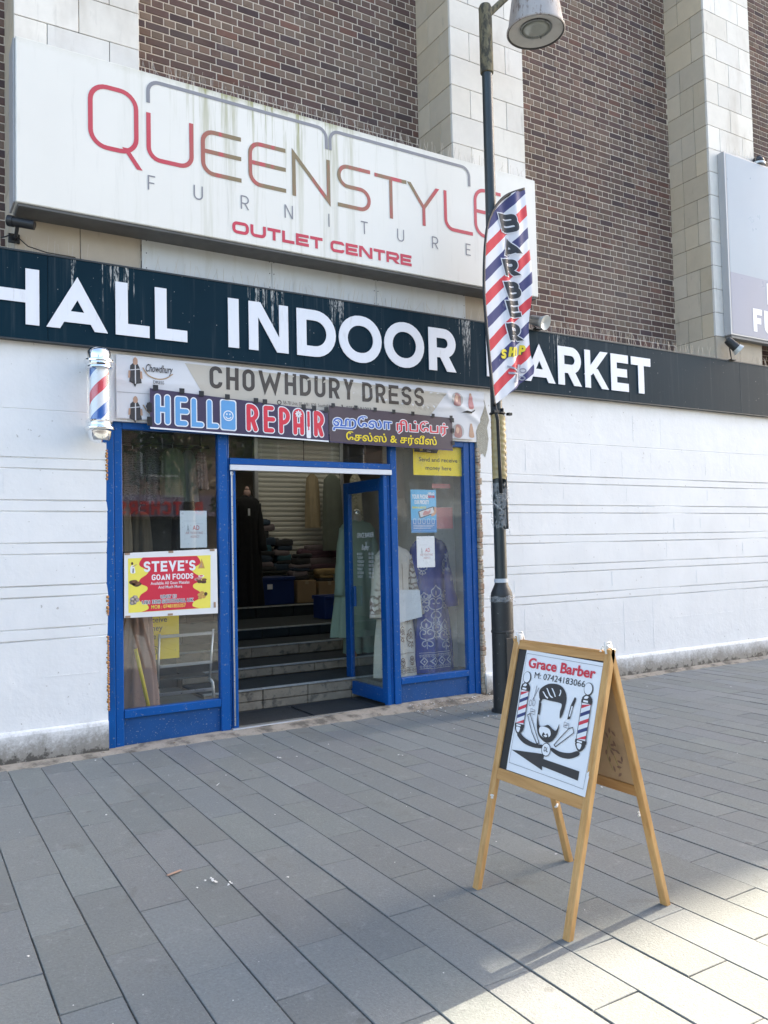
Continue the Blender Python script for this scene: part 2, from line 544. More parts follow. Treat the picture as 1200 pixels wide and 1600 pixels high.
# ================================================================ MATERIALS
white = pm('white_print', (.74,.75,.77), .45, var=.02)
paper = pm('paper_white', (.77,.775,.80), .6, var=.02)
black = pm('black_print', (.02,.02,.023), .5, var=.1)
ink = pm('ink_dark', (.035,.033,.035), .5, var=.1)
red_p = pm('red_print', (.60,.035,.06), .45, var=.06)
navy_p = pm('navy_print', (.035,.05,.16), .5, var=.08)
yellow_p = pm('yellow_print', (.80,.58,.015), .45, var=.04)
yellow2 = pm('pale_yellow_print', (.78,.68,.10), .45, var=.04)
sky_p = pm('sky_blue_print', (.17,.42,.78), .45, var=.03)
grey_p = pm('grey_print', (.22,.22,.24), .5, var=.06)
lgrey_p = pm('pale_grey_print', (.58,.58,.60), .5, var=.03)
tan_p = pm('tan_print', (.42,.26,.18), .5, var=.1)
brown_p = pm('brown_print', (.16,.07,.03), .5, var=.2, vs=60)
rose_p = pm('rose_print', (.50,.22,.22), .5, var=.1, vs=40)
blue_paint = pm('blue_frame_paint', (.002,.075,.29), .36, var=.16, vs=2.2, bmp=.2, bs=25, bd=.001, dirt=(.26,.28,.29), dirt_amt=.6, dirt_s=44, dirt_lo=.62, dirt_hi=.66, spec=.3)
blue_kick = pm('blue_kick_panel', (.003,.066,.23), .42, var=.2, vs=4, bmp=.12, bs=30, bd=.001, dirt=(.35,.35,.34), dirt_amt=.7, dirt_s=70, dirt_lo=.62, dirt_hi=.66)
steel = pm('brushed_aluminium', (.62,.64,.67), .3, 1.0, var=.06, vs=20)
alu = pm('dull_aluminium', (.50,.52,.54), .42, .85, var=.08, vs=18)
chrome = pm('chrome', (.86,.87,.88), .07, 1.0, var=.02, rvar=.03)
dark_metal = pm('dark_metal', (.018,.02,.022), .42, .3, var=.2, vs=15)
black_plastic = pm('black_plastic', (.012,.013,.014), .45, var=.15)
tape_black = pm('black_tape', (.014,.014,.016), .35, var=.2)
mortar = pm('mortar', (.62,.54,.45), .95, var=.12, vs=14, bmp=.5, bs=150, bd=.002)
dark_void = pm('dark_joint', (.045,.042,.038), .95, var=.3, vs=20)
shop_glass = glass_mat('shop_glass', tint=(.98,.99,.98), dust_haze=.11, gain=1.2)  # film raised well beyond dust to paint a milky veil of light
mirror_glass = glass_mat('clean_glass', tint=(.84,.89,.89), dust_haze=.006, gain=2.6)
door_glass = glass_mat('door_glass', tint=(.86,.9,.86), dust_haze=.07)  # film raised here too, lightening the door pane like glare

brick_m = tone_mat('brick', .85, .5, 120, .002, .28, .3, 25, patch=[
    (.55, .5, .68, .30, (.21,.175,.14), None), (.8, .52, .70, .40, (.06,.048,.045), (1.6,1,.3)), (.9, .56, .72, .14, (.16,.17,.09), (1,1,.5)), (5, .60, .8, .2, (.34,.30,.25), (1,1,.35))])
stone_m = tone_mat('pale_stone', .7, .18, 60, .001, .10, .35, 9, patch=[
    (1.6, .52, .75, .45, (.36,.31,.245), (1,1,.4)), (3.2, .60, .78, .4, (.17,.155,.125), (3,3,.45)), (14, .62, .76, .25, (.2,.18,.15), (1,1,.3))])

def pav_extra(nt, c):
    a = ramp(nt, nz(nt, .9, 4, .6), .45, .75)
    c = mixc(nt, mth(nt, 'MULTIPLY', a, .22), c, (.12,.122,.13))
    b = ramp(nt, nz(nt, 9, 8, .78), .54, .74)
    c = mixc(nt, mth(nt, 'MULTIPLY', b, .55), c, (.30,.31,.305))
    b2 = ramp(nt, nz(nt, 22, 6, .8), .56, .70)
    c = mixc(nt, mth(nt, 'MULTIPLY', b2, .40), c, (.095,.10,.10))
    b3 = ramp(nt, nz(nt, 130, 3, .6), .64, .70)
    c = mixc(nt, mth(nt, 'MULTIPLY', b3, .35), c, (.42,.43,.42))
    w = ramp(nt, nz(nt, 55, 3, .6), .74, .79)
    c = mixc(nt, mth(nt, 'MULTIPLY', w, .35), c, (.5,.5,.49))
    d = ramp(nt, nz(nt, 3.1, 5, .7, None, .6), .58, .72)
    c = mixc(nt, mth(nt, 'MULTIPLY', d, .38), c, (.10,.096,.088))
    gv_ = N(nt, 'ShaderNodeTexVoronoi'); gv_.inputs['Scale'].default_value = 3.4; gv_.inputs['Randomness'].default_value = 1.0
    nt.links.new(coords(nt), gv_.inputs['Vector'])
    sp = mth(nt, 'SUBTRACT', 1.0, ramp(nt, mth(nt, 'ADD', gv_.outputs['Distance'], mth(nt, 'MULTIPLY', nz(nt, 30, 2, .5), .05)), .075, .095))
    c = mixc(nt, mth(nt, 'MULTIPLY', sp, .45), c, (.09,.09,.088))
    l = ramp(nt, nz(nt, 5.5, 5, .75, coords(nt, (1,.35,1)), .3), .62, .76)
    return mixc(nt, mth(nt, 'MULTIPLY', l, .30), c, (.33,.33,.32))
paver_m = tone_mat('paver', .78, .8, 110, .003, .34, .35, 75, extra=pav_extra)

def wall_mat():
    m, nt, b = _new('white_masonry_paint')
    x, y, z = xyz(nt)
    c = mixc(nt, nz(nt, 2.2, 6, .65), (.66,.66,.655), (.81,.81,.805))
    st = ramp(nt, nz(nt, 3.0, 6, .65, coords(nt, (2.2,1,.22))), .56, .78)
    c = mixc(nt, mth(nt, 'MULTIPLY', st, .28), c, (.55,.54,.50))
    # grime thrown up from the pavement on to the plinth
    g = mth(nt, 'ADD', mth(nt, 'MULTIPLY', nz(nt, 7, 7, .75, coords(nt, (1,1,.7))), .55), mth(nt, 'MULTIPLY', nz(nt, 42, 6, .75), .45))
    up = mth(nt, 'MULTIPLY', z, -2.2)
    k = ramp(nt, mth(nt, 'ADD', g, up), -.08, .36)
    low = ramp(nt, mth(nt, 'MULTIPLY', z, -1.0), -.34, -.20)
    k = mth(nt, 'MULTIPLY', mth(nt, 'MULTIPLY', k, low), .85)
    c = mixc(nt, k, c, (.17,.152,.125))
    k2 = ramp(nt, mth(nt, 'ADD', nz(nt, 16, 6, .7), mth(nt, 'MULTIPLY', z, -2.6)), .34, .46)
    c = mixc(nt, mth(nt, 'MULTIPLY', k2, .85), c, (.045,.04,.034))
    # smoky weathering under the fascia
    h = ramp(nt, mth(nt, 'ADD', z, mth(nt, 'MULTIPLY', nz(nt, 2.5, 5, .6, coords(nt, (1,1,.3))), .5)), 3.12, 3.45)
    c = mixc(nt, mth(nt, 'MULTIPLY', h, .35), c, (.42,.38,.31))
    scf = ramp(nt, nz(nt, 6, 6, .75, coords(nt, (1,1,.5)), .8), .63, .74)
    c = mixc(nt, mth(nt, 'MULTIPLY', scf, .30), c, (.50,.49,.47))
    chip = ramp(nt, nz(nt, 26, 3, .5), .72, .735)
    c = mixc(nt, mth(nt, 'MULTIPLY', chip, .6), c, (.30,.27,.23))
    nt.links.new(c, b.inputs['Base Color'])
    b.inputs['Roughness'].default_value = .55
    hgt = mth(nt, 'ADD', mth(nt, 'MULTIPLY', nz(nt, 5, 4, .6), 1.0), mth(nt, 'MULTIPLY', nz(nt, 38, 4, .5), .12))
    bump(nt, b, hgt, .42, .014)
    return m
wall_m = wall_mat()

def brick_flat():
    m, nt, b = _new('brick_far')
    t = N(nt, 'ShaderNodeTexBrick')
    nt.links.new(coords(nt, (1,1,1), (radians(90),0,0)), t.inputs['Vector'])
    t.inputs['Color1'].default_value = (.11,.075,.065,1); t.inputs['Color2'].default_value = (.17,.115,.095,1)
    t.inputs['Mortar'].default_value = (.42,.37,.31,1); t.inputs['Scale'].default_value = 1
    t.inputs['Mortar Size'].default_value = .006; t.inputs['Brick Width'].default_value = .215; t.inputs['Row Height'].default_value = .0717
    nt.links.new(t.outputs[0], b.inputs['Base Color']); b.inputs['Roughness'].default_value = .9
    return m
brick_far = brick_flat()

# ================================================================ GROUND
ground_m = pm('ground_grit', (.10,.10,.098), .95, var=.25, vs=40, bmp=.8, bs=220, bd=.004)
g = MB()
g.add([(-160,-160,-.022),(160,-160,-.022),(160,160,-.022),(-160,160,-.022)], [(0,1,2,3)])
tag(g.build('ground', ground_m), kind='structure')
joint_m = pm('joint_grit', (.070,.067,.060), .95, var=.5, vs=120, bmp=1.0, bs=300, bd=.004, dirt=(.20,.19,.175), dirt_amt=.7, dirt_s=60, dirt_lo=.54, dirt_hi=.66)
g = MB()
g.add([(-9,-9.6,-.0045),(17,-9.6,-.0045),(17,.0,-.0045),(-9,.0,-.0045)], [(0,1,2,3)])
tag(g.build('pavement_base', joint_m), kind='structure')
pav = MB()
rp = random.Random(3)
W, LEN = .20868, .6223
k0 = int((-9-.455)/W); k1 = int((17-.455)/W)
for k in range(k0, k1):
    x0 = .455 + k*W
    off = -2.261 + (LEN/2 if k % 2 else 0) + rp.uniform(-.035,.035)*(1 if k > 3 or k < -2 else 0)
    wide = rp.choice((.0018,.0023,.003)) if k % 2 else rp.choice((.0024,.0034))
    y = off + 6*LEN
    while y > -9.6:
        ya, yb = y-LEN, y
        if ya < -.115:
            yb = min(yb, -.115)
            if yb - ya > .03:
                t = rp.choice((rp.uniform(.88,1.10), rp.uniform(.95,1.04)))
                col = (.172*t*rp.uniform(.98,1.02), .185*t, .183*t*rp.uniform(.97,1.03))
                z = rp.uniform(-.0016,.0016); tx = rp.uniform(-.0016,.0016); ty = rp.uniform(-.0014,.0014)
                X0, X1, Y0, Y1 = x0+wide+rp.uniform(-.0008,.0012), x0+W-wide-rp.uniform(-.0008,.0012), ya+rp.uniform(.0016,.0030), yb-rp.uniform(.0014,.0022)
                c = .0022
                vs = [(X0,Y0,-.012),(X1,Y0,-.012),(X1,Y1,-.012),(X0,Y1,-.012),
                      (X0,Y0,z-c+tx),(X1,Y0,z-c-tx),(X1,Y1,z-c+ty),(X0,Y1,z-c-ty),
                      (X0+c,Y0+c,z+tx),(X1-c,Y0+c,z-tx),(X1-c,Y1-c,z+ty),(X0+c,Y1-c,z-ty)]
                pav.add(vs, [(0,1,5,4),(1,2,6,5),(2,3,7,6),(3,0,4,7),(4,5,9,8),(5,6,10,9),(6,7,11,10),(7,4,8,11),(8,9,10,11)], 0, col)
        y -= LEN
tag(pav.build('pavement', paver_m), kind='structure')
# cement fillet where the paving meets the shopfront and walls
cem = pm('cement_fillet', (.33,.295,.245), .95, var=.3, vs=14, bmp=1, bs=70, bd=.006, dirt=(.075,.068,.058), dirt_amt=.85, dirt_s=7, dirt_lo=.44, dirt_hi=.64)
g = MB(); rc = random.Random(5)
n = 160; row = []
for i in range(n+1):
    x = -6 + 22.0*i/n
    inx = 1.34 < x < 4.99
    zi = .018 if not inx else .012 + .030*min(1, max(0, (x-1.4)/2.6))
    o = -.16 - rc.uniform(0,.03) + noise.noise((x*3,0,0))*.02
    row.append(((x, o, -.006), (x, -.06+rc.uniform(-.01,.01), zi*.7+.004), (x, .05, zi+.002)))
vs = [p for r in row for p in r]
g.add(vs, [f for i in range(n) for f in ((i*3, (i+1)*3, (i+1)*3+1, i*3+1), (i*3+1, (i+1)*3+1, (i+1)*3+2, i*3+2))])
tag(g.build('pavement_edge', cem, smooth=True), kind='structure')

# ================================================================ MARKET BUILDING
HB = (4.13-.08)/LY
B = thing('market_building', (4.0, .3, 0), 'long market hall of dark brick with pale stone pilasters over a white painted ground floor', 'building')
PIL = [(-3.24,-2.325), (.736,1.651), (4.735,5.674), (8.70,9.615), (12.68,13.60)]
YB = .60
rb = random.Random(11)
def bricks(x0, x1, z0, z1):
    mb = MB()
    ch = .0717; sw = .215; hw = sw/2; j = .0058
    row = 0; z = z0
    while z < z1:
        hd = row % 2 == 1
        pitch = hw if hd else sw
        x = x0 - (hw/2 if hd else 0) - rb.choice((0,.002,.004))
        while x < x1:
            a, b = max(x+j, x0), min(x+pitch-j, x1)
            if b-a > .012:
                q = rb.random()
                if hd:
                    base = (.178,.128,.098) if q < .55 else (.128,.084,.070) if q < .85 else (.165,.105,.080)
                else:
                    base = (.112,.070,.062) if q < .5 else (.142,.092,.074) if q < .75 else (.080,.055,.055) if q < .9 else (.150,.080,.062)
                k = rb.uniform(.82,1.2)
                y = YB + rb.uniform(-.0015,.0015); c = .003
                za, zb = z+j, z+ch-j
                vs = [(a,y+c,za),(b,y+c,za),(b,y+c,zb),(a,y+c,zb),(a+c,y,za+c),(b-c,y,za+c),(b-c,y,zb-c),(a+c,y,zb-c),
                      (a,y+.012,za),(b,y+.012,za),(b,y+.012,zb),(a,y+.012,zb)]
                mb.add(vs, [(4,5,6,7),(0,1,5,4),(1,2,6,5),(2,3,7,6),(3,0,4,7),(8,9,1,0),(9,10,2,1),(10,11,3,2),(11,8,0,3)], 0, sc(base, k))
            x += pitch
        z += ch; row += 1
    return mb
ZB0, ZB1 = 3.66, 10.2
bays = [(-2.325,.736), (1.651,4.735), (5.674,8.70), (9.615,12.68)]
for (a, b) in bays:
    m_ = bricks(a, b, ZB0, ZB1)
    m_.box(a-.02, b+.02, YB+.006, YB+.25, 3.0, ZB1, mi=1)
    m_.build('brick_bay', [brick_m, mortar], B)
# the plain upper storey, out of the photograph, and the body of the hall
u = MB()
u.box(-9, 52, YB+.03, YB+.3, ZB1, HB-.3)
u.box(-9, PIL[0][0], YB+.03, YB+.3, 3.5, ZB1)
u.box(PIL[-1][1], 52, YB+.03, YB+.3, 3.5, ZB1)
u.box(16.0, 52, .0, YB+.03, 0, 3.5)
u.box(-9.3, -9, YB+.3, 2.1, 0, HB-.3); u.box(52, 52.3, YB+.3, 2.1, 0, HB-.3); u.box(-9, 52, 2.1, 2.4, 3.31, HB-.3)
u.box(-9.3, -9, 2.1, 12, 0, 3.6); u.box(52, 52.3, 2.1, 12, 0, 3.6); u.box(-9, 52, 12, 12.3, 0, 3.6)
u.build('upper_wall', brick_far, B)
u = MB(); u.box(-9.35, 52.35, -.08, 2.45, HB-.3, HB)
u.build('parapet', stone_m, B)
# pilasters of jointed stone
rs = random.Random(23)
for (a, b) in PIL:
    mb = MB()
    mb.box(a+.006, b-.006, .008, YB+.2, 3.0, HB-.3, mi=1)
    ch = .2975; z = 5.502 - ch*8; row = 0
    while z < 10.4:
        w = b-a; g_ = .0026
        za, zb = max(z+g_, 3.05), z+ch-g_
        cuts = [0, .5, 1] if row % 2 == 0 else [0, .25, .75, 1]
        for i in range(len(cuts)-1):
            k = rs.uniform(.9,1.08)
            dd = rs.uniform(0,.05)
            col = (.70*k, (.675-dd*.3)*k, (.63-dd*.8)*k)
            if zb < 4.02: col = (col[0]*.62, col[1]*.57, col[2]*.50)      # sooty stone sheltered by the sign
            xa = a + w*cuts[i] + (g_ if cuts[i] > 0 else 0); xb = a + w*cuts[i+1] - (g_ if cuts[i+1] < 1 else 0)
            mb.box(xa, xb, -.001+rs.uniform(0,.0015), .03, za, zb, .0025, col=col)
        cuts = rs.choice(([0,.34,1],[0,.66,1],[0,.33,.67,1],[0,.34,1]))
        for side in (0, 1):
            for i in range(len(cuts)-1):
                k = rs.uniform(.84,1.02); dd = rs.uniform(0,.05)
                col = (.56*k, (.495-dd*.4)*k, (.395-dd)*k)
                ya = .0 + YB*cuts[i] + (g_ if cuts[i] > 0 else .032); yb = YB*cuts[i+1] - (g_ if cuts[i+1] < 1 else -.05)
                x0, x1 = ((a-.0005, a+.028) if side == 0 else (b-.028, b+.0005))
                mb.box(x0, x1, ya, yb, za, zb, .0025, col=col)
        z += ch; row += 1
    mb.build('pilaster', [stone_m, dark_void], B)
# white painted ground floor walls with paired horizontal grooves
GR = [2.202, 2.122, 1.891, 1.809, 1.577, 1.495, 1.265, 1.183, .953, .872]
def wall_profile():
    pr = [(.14,-.02), (-.028,-.02), (-.030,.205), (-.022,.226), (0,.236)]
    for i, gz in enumerate(sorted(GR)):
        pr += [(0,gz-.007), (.017,gz-.002), (.019,gz+.003), (0,gz+.006)]
    pr += [(0,2.553),(.004,2.556),(.004,2.560),(0,2.563),(0,3.70),(.62,3.70)]
    return pr
def white_wall(x0, x1, name='white_wall', end0=False, end1=False, ragged=0):
    mb = MB(); pr = wall_profile(); rr = random.Random(int(x0*100))
    xs = [x0]
    while xs[-1] < x1: xs.append(min(x1, xs[-1]+.11))
    vs = []
    for i, x in enumerate(xs):
        for (y, z) in pr:
            xx = x; f = 1.0
            if i == len(xs)-1 and ragged > 0: xx = x + noise.noise((z*9, x0, 0))*.018
            if i == 0 and ragged < 0: xx = x + noise.noise((z*9, x0, 3))*.018
            yy = y
            if .0015 < y < .03: # grooves fill with paint here and there
                f = max(0.12, min(1.0, .85 + 1.1*noise.noise((x*1.1, z*7, 5))))
                yy = y*f
            elif abs(y) < .0015: yy = y + .0022*noise.noise((x*1.7, z*2.3, 9))
            vs.append((xx, yy, z))
    n = len(pr)
    fs = [(i*n+k, (i+1)*n+k, (i+1)*n+k+1, i*n+k+1) for i in range(len(xs)-1) for k in range(n-1)]
    mb.add(vs, fs)
    for i, on in ((0, end0), (len(xs)-1, end1)):
        if on:
            b_ = [vs[i*n+k] for k in range(n)]
            q = b_ + [(p[0], .14, p[2]) for p in b_]
            mb.add(q, [((k, k+1, n+k+1, n+k) if i else (k+1, k, n+k, n+k+1)) for k in range(n-1)])
    return mb
rv = random.Random(31)
def block_joints(mb, x0, x1):
    zs = sorted(GR)
    rows = [(.24,.872),(.953,1.183),(1.265,1.495),(1.577,1.809),(1.891,2.122),(2.202,2.556),(2.556,2.95)]
    for r, (za, zb) in enumerate(rows):
        x = x0 + rv.uniform(.1,.6)
        while x < x1-.05:
            if rv.random() < .5:
                mb.box(x, x+rv.uniform(.003,.005), -.0013, .004, za+.02+rv.uniform(0,.05), zb-.012-rv.uniform(0,.05))
            x += rv.choice((.46,.47,.48,.93))
    for zz in (.60,):
        x = x0+.05
        while x < x1-.3:
            l = rv.uniform(.3,1.2)
            mb.box(x, min(x+l, x1-.02), -.0022, .004, zz, zz+.004); x += l+rv.uniform(.1,.7)
mb = white_wall(-6, 1.372, end1=True, ragged=1); block_joints(mb, -6, 1.33)
mb.build('white_wall', wall_m, B)
mb = white_wall(4.955, 16, end0=True, ragged=-1); block_joints(mb, 5.0, 15.9)
mb.build('white_wall', wall_m, B)
mb = MB(); mb.box(1.372, 4.955, .0, .14, 2.51, 3.70)
mb.build('lintel', wall_m, B)
# crumbling edges beside the shop frame: orange foam on the left, bare brick and rubble on the right
foam = pm('orange_foam', (.40,.20,.07), .9, var=.3, vs=50, bmp=.9, bs=120, bd=.006)
rub = pm('bare_render', (.40,.34,.26), .95, var=.25, vs=30, bmp=1, bs=90, bd=.008, dirt=(.28,.15,.09), dirt_amt=.7, dirt_s=14, dirt_lo=.45, dirt_hi=.6)
rub2 = pm('grey_render', (.36,.345,.29), .95, var=.2, vs=30, bmp=1, bs=90, bd=.008)
rr = random.Random(4)
for (za, zb) in ((.30,.86),(1.02,1.16),(2.05,2.28)):
    mb = MB(); z = za
    while z < zb:
        h = rr.uniform(.015,.05)
        mb.box(1.370-rr.uniform(.0,.009), 1.386, -.002-rr.uniform(0,.006), .05, z, z+h*.55, .006); z += h*.55*rr.uniform(.9,1.25)
    mb.build('foam_filler', foam, B)
mb = MB(); z = .03
while z < 2.45:
    h = rr.uniform(.02,.07)
    w = .02 + .028*max(0, noise.noise((z*3,1,1))+.4)
    mb.box(4.925, 4.955+w*rr.uniform(.2,.7), -.004-rr.uniform(0,.012), .06, z, z+h*.98, .008); z += h
mb.build('broken_edge', rub, B)
A = Art((0,-.0025,0), (1,0,0), (0,0,1), lift=.0, step=.001)
A.poly([(4.93,2.50),(4.955,2.38),(5.0,2.40),(5.03,2.36),(5.06,2.44),(5.08,2.55),(5.065,2.66),(5.095,2.74),(5.06,2.86),(5.035,2.95),(5.0,2.93),(4.97,2.80),(4.93,2.74)], rub2, 0)
A.build('bare_patch', B)
# interior of the shop
int_wall = pm('dim_interior_wall', (.66,.63,.57), .9, var=.12, vs=2)
int_pale = pm('pale_interior_wall', (.62,.62,.58), .8, var=.08, vs=2)
int_dark = pm('dark_partition', (.035,.042,.042), .8, var=.3, vs=3)
int_floor = pm('dark_floor', (.05,.055,.058), .6, var=.3, vs=4)
mb = MB()
mb.box(1.30,1.372,.14,8,0,3.2); mb.box(7.4,7.5,.14,8,0,3.2); mb.box(1.372,7.4,7.9,8,0,3.2)
mb.box(1.30,7.5,.14,2.7,3.2,3.3); mb.box(1.30,7.5,4.6,8,3.2,3.3); mb.box(1.30,3.0,2.7,4.6,3.2,3.3); mb.box(6.8,7.5,2.7,4.6,3.2,3.3); mb.box(4.955,7.5,.14,.2,0,3.2)
mb.build('interior_wall', int_wall, B)
opal, nt, b = _new('added_fill_opal'); nt.nodes.remove(b)
tl_ = N(nt, 'ShaderNodeBsdfTranslucent'); tl_.inputs[0].default_value = (.13,.135,.13,1); nt.links.new(tl_.outputs[0], nt.nodes['Material Output'].inputs[0])
mb = MB(); mb.add([(3.0,2.7,3.25),(6.8,2.7,3.25),(6.8,4.6,3.25),(3.0,4.6,3.25)], [(0,1,2,3)]); mb.build('added_fill_panel', opal, B)  # translucent ceiling panel added only to bring more sky light into the shop
mb = MB(); mb.box(1.372,2.36,1.55,1.60,0,3.2); mb.build('partition', int_dark, B)
mb = MB(); mb.box(5.16,5.20,.2,2.2,.2,3.2); mb.build('pale_partition', int_pale, B)
mb = MB(); mb.box(4.90,5.158,.72,.735,.192,2.26); mb.build('pale_backboard', pm('pale_backboard', (.80,.81,.78), .7, var=.03), B)
dfl = pm('display_floor', (.20,.20,.18), .7, var=.25, vs=6)
mb = MB(); mb.box(1.372,2.36,.14,1.55,0,.165); mb.build('display_floor', dfl, B)
mb = MB(); mb.box(4.0,5.16,.14,.779,0,.19); mb.build('display_floor', dfl, B)
mb = MB(); mb.box(1.372,7.4,.04,.14,-.01,.0); mb.box(2.36,4.0,.14,.80,-.01,.001); mb.build('entrance_floor', int_floor, B)

# steps inside the doorway
step_stone = pm('step_stone', (.30,.25,.185), .85, var=.3, vs=7, bmp=.8, bs=45, bd=.006, dirt=(.07,.065,.055), dirt_amt=.75, dirt_s=11, dirt_lo=.5, dirt_hi=.68)
tread_m = pm('step_tread_carpet', (.022,.030,.034), .9, var=.3, vs=9, bmp=.4, bs=200, bd=.002)
nose_m = pm('worn_step_nosing', (.36,.37,.36), .6, var=.25, vs=22, dirt=(.1,.1,.1), dirt_amt=.7, dirt_s=18)
ST = thing('steps', (3.3, .78, 0), 'shallow stone steps with dark carpeted treads rising inside the open doorway', 'steps')
sy = [.78, 1.41, 2.06, 2.74, 4.05, 7.88]; sz = [.0, .20, .305, .43, .555, .71]
for i in range(5):
    x0 = 2.37; x1 = 7.38
    mb = MB(); j = x0; rw = random.Random(i)
    while j < x1:                                    # each riser is a course of cut stone
        w = min(rw.uniform(.35,.62), x1-j)
        zt = sz[i+1]-.018
        zsplit = sz[i] + (zt-sz[i])*(.45 if i == 0 else 0)
        if i == 0: mb.box(j+.003, j+w-.002, sy[i]+.012, sy[i]+.09, sz[i], zsplit-.004, .008)
        mb.box(j+.003, j+w-.002, sy[i]+rw.uniform(0,.008), sy[i]+.09, max(zsplit, sz[i]), zt, .008)
        j += w
    mb.box(x0, x1, sy[i]+.05, sy[i+1]+.02, 0, sz[i+1]-.02)
    mb.build('riser', step_stone if i < 3 else tread_m, ST)
    mb = MB(); mb.box(x0, x1, sy[i]+.03, sy[i+1]-.001 if i < 4 else sy[i+1], sz[i+1]-.019, sz[i+1]-.002)
    mb.build('tread', tread_m, ST)
    mb = MB(); mb.box(x0, x1, sy[i]-.012, sy[i]+.029, sz[i+1]-.017, sz[i+1], .004); mb.build('nosing', nose_m, ST)
mat_m = pm('door_mat_rubber', (.028,.032,.036), .8, var=.3, vs=12, bmp=.6, bs=160, bd=.003)
mb = MB(); mb.box(2.46, 3.16, .11, .70, .002, .014, .004); 
tag(mb.build('door_mat', mat_m), 'dark ribbed mat on the floor inside the open doorway, nearer the left jamb', 'door mat', 'dark mats inside the doorway')
mb = MB(); mb.box(3.19, 3.84, .11, .70, .002, .014, .004)
tag(mb.build('door_mat', mat_m), 'dark ribbed mat on the floor under the swung open door leaf', 'door mat', 'dark mats inside the doorway')

# ================================================================ SHOPFRONT (blue frame, panes, open door)
SF = thing('shopfront', (3.15, .06, 0), 'bright blue framed glazed shopfront with its door leaf swung open inwards', 'shopfront')
F0, F1 = .035, .10
def member(name, *boxes, m=None, bev=.004):
    mb = MB()
    for b_ in boxes: mb.box(*b_, bev)
    return mb.build(name, m or blue_paint, SF)
member('outer_post', (1.374,1.434,F0-.012,F1+.01,.0,2.80), (1.438,1.500,F0,F1,.005,2.56))
member('outer_post', (4.865,4.925,F0-.012,F1+.01,.02,2.56), (4.792,4.861,F0,F1,.03,2.51))
member('mullion', (2.275,2.352,F0-.004,F1,.02,2.51), (2.356,2.374,F0+.012,F1-.012,.02,2.51))
member('door_post', (2.378,2.426,F0+.004,F1+.02,.02,2.205))
member('door_post', (3.866,3.905,F0+.004,F1,.035,2.205), (3.909,3.938,F0+.014,F1-.01,.035,2.205))
member('mullion', (3.942,4.008,F0-.004,F1,.035,2.51))
member('head_rail', (1.502,2.273,F0,F1,2.455,2.51), (2.376,3.94,F0,F1,2.455,2.51), (4.010,4.790,F0,F1,2.455,2.51))
member('transom', (2.376,3.940,F0-.006,F1,2.209,2.262))
member('bottom_rail', (1.502,2.273,F0-.006,F1,.222,.285), m=blue_paint)
member('bottom_rail', (4.010,4.790,F0-.006,F1,.215,.275), m=blue_paint)
mb = MB(); mb.box(1.502,2.273,F0+.022,F1-.01,.0,.220); mb.build('kick_panel', blue_kick, SF)
mb = MB(); mb.box(4.010,4.790,F0+.022,F1-.01,.02,.213); mb.build('kick_panel', blue_kick, SF)
mb = MB(); mb.box(2.372,3.945,F0-.022,F0+.001,2.158,2.205,.003); mb.build('door_header_strip', pm('white_alu', (.70,.72,.76), .35, .3, var=.03), SF)
mb = MB(); mb.box(2.36,3.93,F0-.035,F1,.020,.030,.003); mb.box(2.36,3.93,F0-.02,F0+.0,.030,.034); mb.build('threshold', alu, SF)
mb = MB(); mb.box(2.385,2.397,F0-.004,F0+.002,.05,2.15,.002); mb.box(2.380,2.402,F0-.008,F0+.003,2.115,2.15,.003); mb.build('door_track', steel, SF)
def pane(x0, x1, z0, z1, y=.068, m=shop_glass):
    mb = MB(); mb.add([(x0,y,z0),(x1,y,z0),(x1,y,z1),(x0,y,z1)], [(0,1,2,3)]); return mb.build('window_pane', m, SF)
pane(1.500,2.275,.285,2.455, m=mirror_glass); pane(4.008,4.792,.275,2.455); pane(2.374,3.942,2.262,2.455, m=mirror_glass)
# the door leaf stands square to the shopfront, hinged on the right jamb
XD = 3.925
leaf = MB()
leaf.box(XD-.022,XD+.022,.115,.20,.035,2.145,.004); leaf.box(XD-.022,XD+.022,.80,.905,.035,2.145,.004)
leaf.box(XD-.021,XD+.021,.20,.80,2.03,2.144,.003); leaf.box(XD-.021,XD+.021,.20,.80,.036,.165,.003)
DL = leaf.build('door_leaf', blue_paint, SF); DL['org'] = SF['org']
mb = MB(); mb.add([(XD,.80,.165),(XD,.20,.165),(XD,.20,2.03),(XD,.80,2.03)], [(0,1,2,3)])
o = mb.build('door_pane', door_glass, DL)
mb = MB(); mb.box(XD-.045,XD-.023,.66,.735,.91,1.11,.004); mb.build('push_plate', blue_kick, DL)
mb = MB(); mb.box(XD-.012,XD+.012,.906,.911,.93,1.08,.002)
mb.box(XD-.012,XD+.012,.906,.912,.55,.60,.002); mb.box(XD-.012,XD+.012,.906,.912,1.55,1.60,.002); mb.build('lock_plate', white, DL)
A = Art((XD-.003,.70,0), (0,-1,0), (0,0,1), lift=.0)
cx = .20
A.text('GRACE BARBER', cx, 1.588, .046, white, bold=.004, width=.33, align='C')
A.text('Barber', cx, 1.47, .05, white, bold=.0, shear=.3, width=.15, align='C')
A.line([(cx-.02,1.46),(cx+.03,1.545)], .006, white); A.line([(cx+.04,1.46),(cx-.0,1.545)], .006, white, 1)
A.build('shop_name_decal', DL)
A = Art((XD-.003,.70,0), (0,-1,0), (0,0,1), lift=.0)
for i, d in enumerate(('MONDAY','TUESDAY','WEDNESDAY','THURSDAY','FRIDAY','SATURDAY','SUNDAY')):
    z = 1.415 - i*.037
    A.text(d, cx-.17, z, .025, white, bold=.004, width=.03+.0125*len(d))
    A.text('10-20', cx+.06, z, .025, white, bold=.004, width=.09)
A.build('hours_decal', DL)

